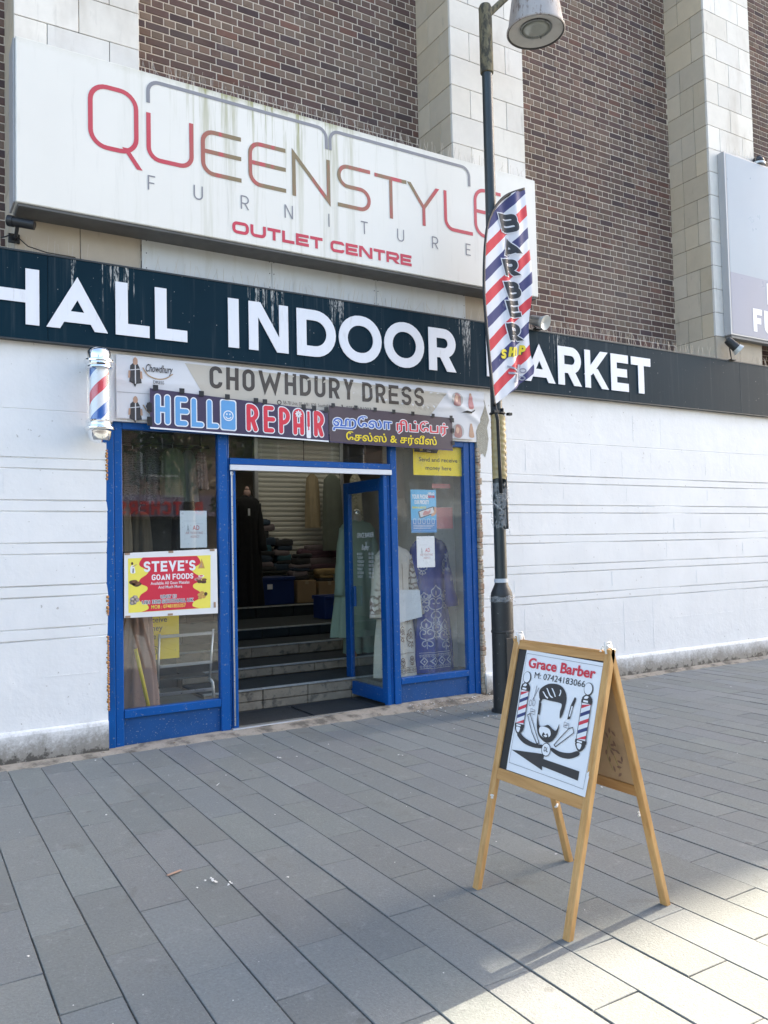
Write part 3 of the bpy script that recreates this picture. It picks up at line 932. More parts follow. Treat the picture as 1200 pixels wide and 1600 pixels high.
# ================================================================ SIGNS
# --- furniture outlet box sign
def dirty_white():
    m, nt, b = _new('weathered_white_sign')
    x, y, z = xyz(nt)
    c = mixc(nt, nz(nt, 1.5, 4, .6), (.69,.67,.615), (.76,.74,.685))
    s1 = ramp(nt, nz(nt, 2.2, 6, .7, coords(nt, (5,1,.35))), .54, .78)
    c = mixc(nt, mth(nt, 'MULTIPLY', s1, .40), c, (.40,.39,.34))
    # green algae washed down from the top edge, heaviest left of the middle
    xr = mth(nt, 'SUBTRACT', 1.0, mth(nt, 'MULTIPLY', mth(nt, 'ABSOLUTE', mth(nt, 'ADD', x, .45)), .75), clamp=True)
    top = ramp(nt, z, .45, 1.2)
    s2 = ramp(nt, nz(nt, 3.2, 6, .7, coords(nt, (3.5,1,.12))), .50, .66)
    edge = ramp(nt, mth(nt, 'ADD', z, mth(nt, 'MULTIPLY', nz(nt, 14, 5, .7), .14)), 1.2, 1.29)
    k = mth(nt, 'ADD', mth(nt, 'MULTIPLY', mth(nt, 'MULTIPLY', xr, s2), mth(nt, 'MULTIPLY_ADD', top, .9, .35)), mth(nt, 'MULTIPLY', edge, mth(nt, 'MULTIPLY_ADD', xr, .6, .12)), clamp=True)
    c = mixc(nt, mth(nt, 'MULTIPLY', k, .95), c, (.27,.265,.10))
    sp = ramp(nt, nz(nt, 40, 4, .6), .70, .76)
    c = mixc(nt, mth(nt, 'MULTIPLY', mth(nt, 'MULTIPLY', sp, ramp(nt, z, .6, 1.25)), .55), c, (.22,.21,.18))
    nt.links.new(c, b.inputs['Base Color']); b.inputs['Roughness'].default_value = .42
    bump(nt, b, nz(nt, 1.2, 3, .5), .15, .02)
    return m
sign_white = dirty_white()
def sun_faded_red():
    m, nt, b = _new('faded_red_vinyl')
    x, y, z = xyz(nt)
    c = mixc(nt, nz(nt, 2.4, 4, .6), (.48,.030,.060), (.50,.075,.085))
    xr = mth(nt, 'SUBTRACT', 1.0, mth(nt, 'MULTIPLY', mth(nt, 'ABSOLUTE', mth(nt, 'ADD', x, .32)), .9), clamp=True)
    x2 = mth(nt, 'SUBTRACT', 1.0, mth(nt, 'MULTIPLY', mth(nt, 'ABSOLUTE', mth(nt, 'ADD', x, -.80)), 2.2), clamp=True)
    xr = mth(nt, 'MAXIMUM', xr, x2)
    k = mth(nt, 'MULTIPLY', ramp(nt, nz(nt, 2.4, 5, .6, coords(nt, (3,1,.5))), .30, .52), ramp(nt, xr, .05, .6))
    c = mixc(nt, mth(nt, 'MULTIPLY', k, 1.0), c, (.21,.155,.075))
    nt.links.new(c, b.inputs['Base Color']); b.inputs['Roughness'].default_value = .45
    return m
faded_red = sun_faded_red()
S1 = thing('outlet_sign', (3.14, -.13, 3.982), 'weathered white box sign reading QUEENSTYLE FURNITURE OUTLET CENTRE, streaked with green algae', 'sign')
mb = MB(); mb.box(.715, 5.568, -.26, -.002, 3.984, 5.186, .006); mb.build('sign_box', sign_white, S1)
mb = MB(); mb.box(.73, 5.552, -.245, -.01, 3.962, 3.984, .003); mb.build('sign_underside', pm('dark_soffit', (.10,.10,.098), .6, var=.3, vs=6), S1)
mb = MB(); mb.box(.700, .714, -.235, -.004, 3.99, 5.18, .002); mb.box(5.569, 5.583, -.235, -.004, 3.99, 5.18, .002); mb.build('end_cap', pm('end_cap_grey', (.36,.36,.37), .5, var=.1), S1)
A = Art((0,-.26,0), (1,0,0), (0,0,1), lift=.0025)
t = .085; cap = .365; ZL = 4.468
for ch, x0, x1, zb, zt in (('Q',1.205,1.574,4.500,4.998),('U',1.633,2.003,4.492,4.868),('E',2.062,2.400,4.480,4.855),('E',2.460,2.795,4.478,4.855),
                   ('N',2.852,3.213,4.470,4.853),('S',3.283,3.617,4.465,4.853),('T',3.661,4.001,4.459,4.846),('Y',4.008,4.366,4.459,4.842),('L',4.417,4.752,4.466,4.846),('E',4.772,5.110,4.470,4.958)):
    h = zt-zb; w = (x1-x0)/h
    tt = .034/h
    if ch == 'L' : pass
    A.word(ch, x0, zb, h, {ch: w}, tt, 0, faded_red, 0, r=.24 if ch != 'S' else .25, style='q')
A.build('main_lettering', S1)
A = Art((0,-.26,0), (1,0,0), (0,0,1), lift=.0025)
for ch, xc in (('F',1.668),('U',2.036),('R',2.425),('N',2.815),('I',3.194),('T',3.545),('U',3.925),('R',4.305),('E',4.690)):
    w = {'F':.50,'U':.66,'R':.62,'N':.68,'I':.2,'T':.62,'E':.5}[ch]
    A.word(ch, xc-.112*w/2, 4.264, .114, {ch: w}, .095, 0, grey_p, 0, r=.28)
A.build('thin_lettering', S1)
A = Art((0,-.26,0), (1,0,0), (0,0,1), lift=.0025)
outlet_red = pm('outlet_red', (.50,.035,.065), .45, var=.08, vs=3)
OC = {'O':1.42,'U':1.36,'T':1.18,'L':1.12,'E':1.2,'C':1.36,'N':1.36,'R':1.36,' ':.62}
w_ = A.word('OUTLET', 2.315, 4.052, .100, OC, .26, .135, outlet_red, 0, r=.28)
A.build('bold_lettering', S1)
A = Art((0,-.26,0), (1,0,0), (0,0,1), lift=.0025)
A.word('CENTRE', 2.315+w_+.062, 4.052, .100, OC, .26, .135, outlet_red, 0, r=.28)
A.build('bold_lettering', S1)
A = Art((0,-.26,0), (1,0,0), (0,0,1), lift=.0025)
for a, b in ((1.637,3.196),(3.208,4.736)):
    A.line(rounded([(a+.012,4.945),(a+.012,5.122),(b-.012,5.122),(b-.012,4.945)], .085), .028, grey_p, 0 if a < 2 else 1)
A.build('bracket_line', S1)

# --- long dark fascia sign
def fascia_mat():
    m, nt, b = _new('dark_fascia')
    x, y, z = xyz(nt)
    c = mixc(nt, nz(nt, 1.1, 4, .6), (.003,.015,.026), (.006,.026,.042))
    rng = None
    for (xc, hw) in ((1.46,.28),(1.13,.04),(2.69,.32),(3.35,.16),(4.78,.2),(6.0,.25)):
        q = mth(nt, 'SUBTRACT', 1.0, mth(nt, 'DIVIDE', mth(nt, 'ABSOLUTE', mth(nt, 'ADD', x, 5.1-xc)), hw), clamp=True)
        rng = q if rng is None else mth(nt, 'MAXIMUM', rng, q)
    v = nz(nt, 1, 5, .7, coords(nt, (34,1,.9)), .1)
    d = nz(nt, 1, 4, .7, coords(nt, (60,1,16)))
    fall = ramp(nt, z, -.05, .62)
    s = ramp(nt, mth(nt, 'ADD', mth(nt, 'MULTIPLY', rng, .20), mth(nt, 'ADD', mth(nt, 'MULTIPLY', v, .75), mth(nt, 'MULTIPLY', fall, .14))), .665, .715)
    s = mth(nt, 'MULTIPLY', s, ramp(nt, d, .42, .58))
    s = mth(nt, 'MULTIPLY', s, ramp(nt, rng, .0, .25))
    c = mixc(nt, mth(nt, 'MULTIPLY', s, .85), c, (.50,.50,.48))
    sp = ramp(nt, nz(nt, 55, 2, .5, coords(nt, (1,1,.7))), .755, .77)
    c = mixc(nt, mth(nt, 'MULTIPLY', sp, .7), c, (.45,.46,.46))
    g = ramp(nt, nz(nt, 1, 5, .7, coords(nt, (14,1,.5))), .52, .72)
    c = mixc(nt, mth(nt, 'MULTIPLY', g, .10), c, (.25,.27,.28))
    nt.links.new(c, b.inputs['Base Color']); b.inputs['Roughness'].default_value = .42
    b.inputs['Specular IOR Level'].default_value = .07
    bump(nt, b, nz(nt, 1.4, 3, .5), .10, .02)
    return m
S2 = thing('fascia_sign', (5.1, -.03, 3.06), 'long dark navy fascia board reading HALL INDOOR MARKET in white capitals above the shop', 'sign')
mb = MB(); seams = [-5.0, -3.0, -1.05, .952, 3.03, 5.113, 7.054, 9.05, 11.1, 13.1, 15.5]
for a, b in zip(seams[:-1], seams[1:]):
    mb.box(a+.0012, b-.0012, -.06, -.003, 3.062, 3.700, .0015)
mb.build('fascia_board', fascia_mat(), S2)
mb = MB(); mb.box(-5, 15.5, -.066, -.002, 3.700, 3.712); mb.box(-5, 15.5, -.062, -.003, 3.052, 3.061); mb.build('edge_trim', pm('edge_trim', (.03,.037,.042), .5, var=.2), S2)
acr = pm('white_acrylic', (.72,.735,.78), .35, var=.03, dirt=(.50,.50,.48), dirt_amt=.5, dirt_s=9, dirt_lo=.58, dirt_hi=.75, stretch=(3,1,.5))
A = Art((0,-.06,0), (1,0,0), (0,0,1), lift=.0)
zb, h = 3.166, .412
for wd in ((('H',.470,.892),('A',.943,1.374),('L',1.436,1.694),('L',1.738,1.995)), (('I',2.339,2.434),('N',2.520,2.880),('D',2.960,3.340),('O',3.370,3.815),('O',3.842,4.284),('R',4.336,4.652)),
           (('M',5.030,5.470),('A',5.510,5.936),('R',5.982,6.316),('K',6.372,6.722),('E',6.768,7.042),('T',7.090,7.408))):
    A = Art((0,-.06,0), (1,0,0), (0,0,1), lift=.0)
    for ch, x0, x1 in wd:
        w = (x1-x0)/h
        if ch == 'O': A.word(ch, x0, zb-.008, h+.016, {ch: w*.96}, .21, 0, acr, 12, r=.6)
        else: A.word(ch, x0, zb, h, {ch: w}, .225 if ch not in 'AKN' else .205, 0, acr, 12, r=.32 if ch == 'R' else .41)
    lt = A.build('lettering', S2)
    bm = bmesh.new(); bm.from_mesh(lt.data); bmesh.ops.remove_doubles(bm, verts=bm.verts, dist=.00002)
    r_ = bmesh.ops.extrude_face_region(bm, geom=list(bm.faces))
    for v_ in [e for e in r_['geom'] if isinstance(e, bmesh.types.BMVert)]: v_.co.y -= .007
    bmesh.ops.recalc_face_normals(bm, faces=bm.faces); bm.to_mesh(lt.data); bm.free()

# --- pale flat panel between the two signs
mb = MB()
for a, b in ((1.655,2.76),(2.763,3.80),(3.803,4.828)): mb.box(a, b-.001, -.013, -.001, 3.716, 3.984, .001)
for x in (1.69,2.74,2.78,3.78,3.82,4.81):
    for z in (3.74,3.86,3.96): mb.box(x-.004, x+.004, -.0155, -.012, z-.004, z+.004, .001, mi=1)
tag(mb.build('blank_panel', [pm('pale_grey_panel', (.52,.545,.55), .5, var=.05, vs=2, dirt=(.40,.40,.36), dirt_amt=.5, dirt_s=3, dirt_lo=.5, dirt_hi=.75, stretch=(3,1,.4)), dark_metal]),
    'blank pale grey panel fixed between the white box sign and the dark fascia', 'panel')

# --- printed dress shop banner, wrinkled vinyl
def warp1(u, v):
    a = .0022*sin(u*7+v*5) + .0016*sin(u*17-v*9+1)
    a += .006*math.exp(-((v-2.87-.05*sin(u*2.4+.6))/.022)**2)*(.5+.5*sin(u*1.7))
    a += .005*math.exp(-((v-2.955+.03*(u-4.5))/.016)**2)*(1 if u > 2.5 else .3)
    if u > 4.55: a += .010*math.exp(-((v-2.86+(u-4.7)*.6)/.03)**2)
    return a
vinyl = pm('banner_vinyl_pale', (.60,.61,.64), .32, var=.04, vs=3)
vinyl_b = pm('banner_vinyl_beige', (.47,.435,.375), .32, var=.06, vs=3)
S3 = thing('dress_banner', (3.2, -.02, 2.52), 'wrinkled pale and beige vinyl banner reading CHOWHDURY DRESS, torn at its right end', 'banner')
def xl(z): return 1.974 + (3.027-z)*.62
def xr_(z): return 4.615 - (3.027-z)*.86
def x_end(z):
    return 4.905 + .115*max(0, min(1, (z-2.60)/.25)) - .012*noise.noise((z*22, 1, 2))
def _bl(u): return 2.528 + (.03 if u > 4.8 else 0)*(u-4.8)*10
Wn, Hn = 150, 26
mb = MB()
def bpt(i, j):
    z = 2.53 + (3.026-.013*i - 2.53)*j
    x = 1.448 + (x_end(z)-1.448)*i
    return (x, -.018-warp1(x, z)-(.004), z)
gv = MB(); gv.grid(bpt, Wn, Hn)
for (f) in gv.f:
    cx_ = sum(gv.v[k][0] for k in f)/4; cz_ = sum(gv.v[k][2] for k in f)/4
    gv.m[gv.f.index(f)] = 0
ms = []
for f in gv.f:
    cx_ = sum(gv.v[k][0] for k in f)/4; cz_ = sum(gv.v[k][2] for k in f)/4
    ms.append(0)
gv.m = ms
gv.build('vinyl_sheet', [vinyl, vinyl_b], S3, smooth=True)
A = Art((0,-.0225,0), (1,0,0), (0,0,1), warp=warp1, lift=.0018)
A.poly([(xl(3.008),3.008),(xl(2.54),2.54),(xr_(2.54),2.54),(xr_(2.965),2.965)], vinyl_b, -3)
brown_ink = pm('brown_black_ink', (.055,.045,.038), .4, var=.2, vs=2)
for ch, x0, x1 in (('C',2.190,2.297),('H',2.333,2.437),('O',2.487,2.605),('W',2.636,2.888),('H',2.990,3.098),('D',3.130,3.235),('U',3.244,3.342),('R',3.392,3.506),('Y',3.530,3.622)):
    pass
def spread(word, xa, xb, z, h, wd, t_, m, art, layer=0, r=.24, gap=.12, **k):
    tot = sum(wd.get(c, .55) for c in word if c != ' ') + gap*(len(word)-1-word.count(' ')) + word.count(' ')*wd.get(' ', .3)
    kx = (xb-xa)/(tot*h)
    wd2 = {c: wd.get(c, .55)*kx for c in word}
    wd2[' '] = wd.get(' ', .3)*kx
    art.word(word, xa, z, h, wd2, t_, gap*kx, m, layer, r=r, **k)
spread('CHOWHDURY', 2.191, 3.535, 2.822, .185, {'W':1.06,'I':.3}, .175, brown_ink, A, r=.26, gap=.17)
spread('DRESS', 3.622, 4.297, 2.816, .178, {}, .175, brown_ink, A, r=.24, gap=.17)
A.text('58-78 Unit, 05- UB1 3DB, Southall London,', 2.84, 2.735, .030, brown_ink, width=.545, bold=.0)
A.text('07584691003', 3.455, 2.735, .030, brown_ink, width=.255)
A.line(ell(2.805,2.748,.017,.017), .008, brown_ink, closed=True); A.line([(3.412,2.772),(3.418,2.745),(3.44,2.735)], .012, brown_ink)
gold = pm('tan_print_line', (.36,.25,.15), .5, var=.1)
for zc in (2.893, 2.60):                             # little figures in dark gowns, with the script name beside them
    k = .88 if zc > 2.7 else .8
    A.poly([(1.545,zc-.085*k),(1.553,zc+.06*k),(1.575,zc+.085*k),(1.61,zc+.08*k),(1.628,zc+.04*k),(1.64,zc-.09*k),(1.60,zc-.10*k),(1.59,zc-.13*k),(1.575,zc-.10*k)], ink, 0)
    A.poly(catmull([(1.578,zc+.075*k),(1.575,zc+.115*k),(1.592,zc+.138*k),(1.609,zc+.115*k),(1.606,zc+.075*k)]), tan_p, 1)
    A.line([(1.592,zc+.07*k),(1.592,zc-.10*k)], .008, lgrey_p, 2); A.line([(1.552,zc+.02*k),(1.63,zc+.035*k)], .006, lgrey_p, 3)
    A.poly([(1.536,zc-.05*k),(1.551,zc-.05*k),(1.553,zc+.015*k),(1.54,zc+.015*k)], tan_p, 4); A.poly([(1.63,zc-.05*k),(1.647,zc-.05*k),(1.643,zc+.015*k),(1.629,zc+.015*k)], tan_p, 4)
    A.line(catmull([(1.65,zc+.045),(1.69,zc-.01),(1.76,zc-.035),(1.83,zc-.025),(1.885,zc+.015)], False), .009, gold, 5)
    if zc > 2.7:
        A.text('Chowdhury', 1.672, zc+.018, .060, ink, 6, bold=.01, shear=.35, width=.215)
        A.text('DRESS', 1.73, zc-.075, .026, ink, 6, width=.085)
    else:
        A.text('Ch', 1.672, zc+.015, .060, ink, 6, bold=.01, shear=.35)
A.line([(1.452,2.733),(1.705,2.735)], .003, grey_p, 0)
for zc in (2.915, 2.605):                            # veiled portraits in round frames
    A.poly(ell(4.69,zc,.070,.070), pm('portrait_grey', (.36,.37,.38), .5), 0)
    A.poly(catmull([(4.645,zc-.055),(4.655,zc+.01),(4.665,zc+.055),(4.70,zc+.062),(4.73,zc+.03),(4.735,zc-.03),(4.71,zc-.065)]), pm('veil_print', (.34,.17,.16), .5, var=.15, vs=30), 1)
    A.poly(catmull([(4.665,zc-.005),(4.668,zc+.03),(4.69,zc+.038),(4.702,zc+.015),(4.695,zc-.015),(4.68,zc-.025)]), pm('face_print', (.60,.40,.30), .5, var=.05), 2)
    A.line(catmull([(4.66,zc+.05),(4.71,zc+.02),(4.715,zc-.04)], False), .006, tan_p, 3)
for (za, zb) in ((2.84,2.99),(2.555,2.69)):
    A.poly(catmull([(4.825,za),(4.828,zb-.07),(4.835,zb-.03),(4.85,zb),(4.868,zb-.03),(4.876,zb-.07),(4.885,za)]), rose_p if za > 2.7 else tan_p, 1)
    A.poly(ell(4.851,zb-.02,.014,.018), tan_p, 2)
A.poly([(4.735,2.79),(4.80,2.812),(4.86,2.806),(4.905,2.83),(4.90,2.815),(4.85,2.785),(4.79,2.79)], dark_void, 3)
A.build('print', S3)
# --- two dark banners taped over it
purple = pm('purple_banner', (.043,.030,.075), .38, var=.12, vs=2, bmp=.2, bs=3, bd=.01)
plum = pm('plum_banner', (.070,.048,.062), .38, var=.12, vs=2, bmp=.2, bs=3, bd=.01)
white_l = pm('white_vinyl', (.75,.77,.80), .4, var=.02)
S4 = thing('repair_banner', (2.48, -.045, 2.43), 'dark purple banner reading HELLO REPAIR in outlined blue and red letters above the doorway', 'banner')
def q4(u): return (u-1.70)/1.56
def warp2(u, v): return .003*sin(u*5+v*8)
def sheet(S, x0, x1, zt0, zt1, zb0, zb1, y, m, m2, warp):
    mb = MB()
    fn = lambda i, j: (x0+(x1-x0)*i, y-warp(x0+(x1-x0)*i, 0), (zb0+(zb1-zb0)*i)*(1-j)+(zt0+(zt1-zt0)*i)*j)
    mb.grid(fn, 30, 6); k = len(mb.v)
    mb.build('banner_sheet', m, S, smooth=True)
    b2 = MB(); b2.grid(lambda i, j: (x0+(x1-x0)*i, y-warp(x0+(x1-x0)*i, 0)-.0008, (zb0+(zb1-zb0)*i)+.012*j), 30, 1)
    b2.build('white_hem', m2, S)
def warp2b(u, v): return .003*sin(u*5)
sheet(S4, 1.697, 3.262, 2.776, 2.700, 2.458, 2.426, -.046, purple, white_l, warp2b)
def art4(m_out): return Art((0,-.046,0), (1,0,0), (0,0,1), warp=warp2b, lift=.0012)
A = art4(0)
specs = [('H',1.730,1.862,'b'),('E',1.890,2.004,'b'),('L',2.022,2.136,'b'),('L',2.152,2.264,'b'),('R',2.488,2.610,'r'),('E',2.640,2.750,'r'),('P',2.780,2.898,'r'),('A',2.912,3.030,'r'),('R',3.110,3.226,'r')]
hello_b = pm('hello_blue', (.11,.32,.62), .4, var=.03); hello_r = pm('hello_red', (.62,.030,.055), .4, var=.03)
for ch, x0, x1, c_ in specs:
    x0 += .008; x1 -= .008; f = (x0-1.70)/1.56; zb = 2.500-.033*f; zt = 2.731-.040*f; h = zt-zb; w = (x1-x0)/h
    for lay, gr, mm in ((0,.038,white_l),(4,0.0,hello_b if c_ == 'b' else hello_r)):
        A.word(ch, x0, zb, h, {ch: w}, .165, 0, mm, lay, r=.24, rc=True, grow=gr, style='round')
A.poly(rounded([(2.268,2.478),(2.268,2.736),(2.410,2.732),(2.410,2.474)], .022, True), white_l, 0)
A.poly(rounded([(2.278,2.488),(2.278,2.726),(2.400,2.722),(2.400,2.484)], .018, True), hello_b, 4)
A.line(ell(2.339,2.60,.040,.040), .008, white_l, 6, closed=True)
A.line(ell(2.339,2.60,.024,.024,200,340), .008, white_l, 7); A.poly(ell(2.326,2.612,.006,.008), white_l, 7); A.poly(ell(2.352,2.612,.006,.008), white_l, 7)
A.poly(rounded([(3.046,2.45),(3.046,2.695),(3.088,2.694),(3.088,2.45)], .012, True), white_l, 1)
A.poly(rounded([(3.055,2.55),(3.055,2.685),(3.079,2.684),(3.079,2.55)], .008, True), hello_r, 5)
A.poly([(3.061,2.52),(3.073,2.52),(3.071,2.55),(3.063,2.55)], hello_r, 5)
A.line(ell(2.971,2.655,.017,.017), .012, white_l, 8, closed=True)
for k in range(8): A.line([(2.971+.02*cos(k*pi/4),2.655+.02*sin(k*pi/4)),(2.971+.031*cos(k*pi/4),2.655+.031*sin(k*pi/4))], .009, white_l, 9)
A.build('lettering', S4)
mb = MB()
for x in (1.72, 1.93, 2.09, 2.31, 2.56, 2.64, 3.00, 3.10, 3.22):
    f = (x-1.70)/1.56; zt = 2.776-.076*f
    mb = MB(); mb.box(x, x+.042, -.054, -.0515, zt-.014, zt+.030, .001); mb.build('tape_tab', tape_black, S4)
for z in (2.63, 2.52): mb = MB(); mb.box(1.672, 1.712, -.054, -.0515, z-.04, z+.03, .001); mb.build('tape_tab', tape_black, S4)
S5 = thing('service_banner', (3.94, -.045, 2.42), 'plum coloured banner with Tamil writing in blue, red and yellow, beside the HELLO REPAIR banner', 'banner')
sheet(S5, 3.270, 4.606, 2.752, 2.722, 2.424, 2.404, -.048, plum, purple, warp2b)
A = Art((0,-.048,0), (1,0,0), (0,0,1), warp=warp2b, lift=.0012)
tb = pm('tamil_blue', (.045,.13,.46), .4, var=.03); tr_ = pm('tamil_red', (.60,.03,.05), .4, var=.03); ty = pm('tamil_yellow', (.80,.62,.02), .4, var=.03)
def tamil(s, x0, x1, z, h, m, out=None, bold=.02):
    if out:
        for k in range(8): A.text(s, x0+.0075*cos(k*pi/4), z+.0075*sin(k*pi/4), h, out, k*.4, bold=bold, width=x1-x0)
    A.text(s, x0, z, h, m, 5, bold=bold, width=x1-x0)
tamil('\u0bb9\u0bc7\u0bb2\u0bbe'.replace('\u0bb9\u0bc7', '\u0bb9\u0bc7'), 3.305, 3.915, 2.575, .085, tb, white_l)
tamil('\u0bb0\u0bbf\u0baa\u0bcd\u0bc7\u0baa\u0bb0\u0bcd', 3.965, 4.550, 2.568, .082, tr_, white_l)
tamil('\u0bc7\u0b9a\u0bb2\u0bcd\u0bb8\u0bcd & \u0b9a\u0bb0\u0bcd\u0bb5\u0bc0\u0bb8\u0bcd', 3.435, 4.415, 2.452, .066, ty)
A.build('lettering', S5)
mb = MB()
for x in (3.29, 3.52, 3.72, 3.92, 4.13, 4.36, 4.57):
    zt = 2.752-.03*(x-3.27)/1.336; mb = MB(); mb.box(x, x+.036, -.056, -.0535, zt-.014, zt+.022, .001); mb.build('tape_tab', tape_black, S5)
for z in (2.70, 2.60, 2.48): mb = MB(); mb.box(4.592, 4.622, -.056, -.0535, z-.02, z+.022, .001); mb.build('tape_tab', tape_black, S5)

# --- notices in and on the windows
def board(name, label, cat, x0, x1, z0, z1, y, m, th=.003, group=None, tilt=0.0):
    o = thing(name, ((x0+x1)/2, y, z0), label, cat, group)
    mb = MB(); mb.box(x0, x1, y, y+th, z0, z1, .0006); mb.build('sheet', m, o)
    return o, Art((0, y, 0), (1,0,0), (0,0,1), lift=.0006, step=.00015)
def money(o, A, x0, x1, z0, z1):
    w = x1-x0; h = z1-z0
    A.poly([(x0+.012,z1-.036),(x0+.012,z0+.70*h),(x0+.47*w,z0+.68*h),(x0+.54*w,z1-.036)], ink, 0)
    A.word('W', x0+.13*w, z0+.73*h, .09*h, {'W':1.3}, .26, 0, yellow_p, 1)
    A.text('Western', x0+.27*w, z0+.79*h, .045*h, lgrey_p, 1, bold=.02); A.text('Union', x0+.27*w, z0+.72*h, .045*h, lgrey_p, 1, bold=.02)
    A.text('Send and receive', x0+w/2, z0+.42*h, .125*h, ink, 0, bold=.012, width=.78*w, align='C')
    A.text('money here', x0+w/2, z0+.17*h, .125*h, ink, 0, bold=.012, width=.52*w, align='C')
ybd = pm('yellow_card', (.78,.60,.008), .35, var=.03)
o, A = board('money_sign', 'yellow sign reading Send and receive money here, high in the right shop window', 'sign', 4.222, 4.806, 2.172, 2.455, .072, ybd)
# the picture shows the board from the street, behind the glass
money(o, A, 4.222, 4.806, 2.172, 2.49); A.build('print', o)
o, A = board('phone_poster', 'blue phone repair poster taped inside the right shop window', 'poster', 4.185, 4.478, 1.620, 2.032, .075, pm('poster_blue', (.13,.42,.66), .4, var=.06, vs=3))
A.rect(4.188,1.623,4.475,1.74, pm('poster_mid_blue', (.06,.22,.50), .4), 0)
A.text('YOUR PHONE', 4.20, 1.945, .040, white, 1, bold=.04, width=.185); A.text('OUR PRIORITY', 4.225, 1.895, .036, white, 1, bold=.04, width=.17)
A.text('HELLO', 4.385, 1.985, .022, white, 1, bold=.05, width=.075); A.text('REPAIR', 4.385, 1.955, .022, red_p, 1, bold=.05, width=.08)
A.text('REPAIR & SERVICE', 4.20, 1.852, .018, yellow2, 1, bold=.03, width=.16)
import_r = Matrix.Rotation(radians(16), 2)
rp_ = lambda pts, cx, cy: [(cx+(import_r @ Vector(p)).x, cy+(import_r @ Vector(p)).y) for p in pts]
A.poly(rp_(rounded([(-.095,-.035),(-.095,.035),(.095,.035),(.095,-.035)], .015, True), 4.365, 1.815), black, 2)
A.poly(rp_([(-.082,-.027),(-.082,.027),(.082,.027),(.082,-.027)], 4.365, 1.815), lgrey_p, 3)
A.poly(rp_(catmull([(-.05,-.015),(-.02,.02),(.02,.005),(.05,.02),(.03,-.02)]), 4.365, 1.815), rose_p, 4)
A.poly(catmull([(4.42,1.775),(4.47,1.80),(4.475,1.855),(4.455,1.87),(4.45,1.82),(4.42,1.80)]), pm('hand_print', (.55,.30,.20), .5), 5)
for k in range(5): A.line(rounded([(4.21+k*.053,1.705),(4.21+k*.053,1.752),(4.238+k*.053,1.752),(4.238+k*.053,1.705)], .005, True), .004, white, 2, closed=True)
for k in range(3): A.rect(4.21,1.688-k*.014,4.45-k*.02,1.692-k*.014, white, 2)
A.rect(4.20,1.632,4.47,1.644, hello_b, 3)
A.build('print', o)
for (x0, x1, z0, z1, y, lab) in ((1.962,2.185,1.520,1.822,.074,'white AD air ticketing notice in the left shop window above the red food board'),
                                 (4.240,4.447,1.288,1.586,.074,'white AD air ticketing notice in the right window below the blue phone poster')):
    o, A = board('ticket_notice', lab, 'notice', x0, x1, z0, z1, y, paper, .001, 'white ticketing notices in the windows')
    w = x1-x0; cx = (x0+x1)/2
    A.text('AD', cx+.02, z0+.145, .038, red_p, 0, bold=.0, width=.055, align='C')
    A.text('AIR TICKETING', cx+.005, z0+.112, .019, rose_p, 0, bold=.0, width=.145, align='C'); A.text('AGENCY', cx+.01, z0+.082, .019, rose_p, 0, width=.075, align='C')
    A.line([(cx-.055,z0+.132),(cx-.047,z0+.185),(cx-.039,z0+.132)], .0035, grey_p, 0); A.line([(cx-.053,z0+.150),(cx-.041,z0+.150)], .003, grey_p, 1)
    A.rect(x0+.03, z1-.085, x1-.085, z1-.082, lgrey_p, 0); A.rect(x0+.13, z1-.108, x1-.03, z1-.105, lgrey_p, 0); A.rect(x0+.012, z1-.028, x0+.03, z1-.015, lgrey_p, 0)
    A.build('print', o)
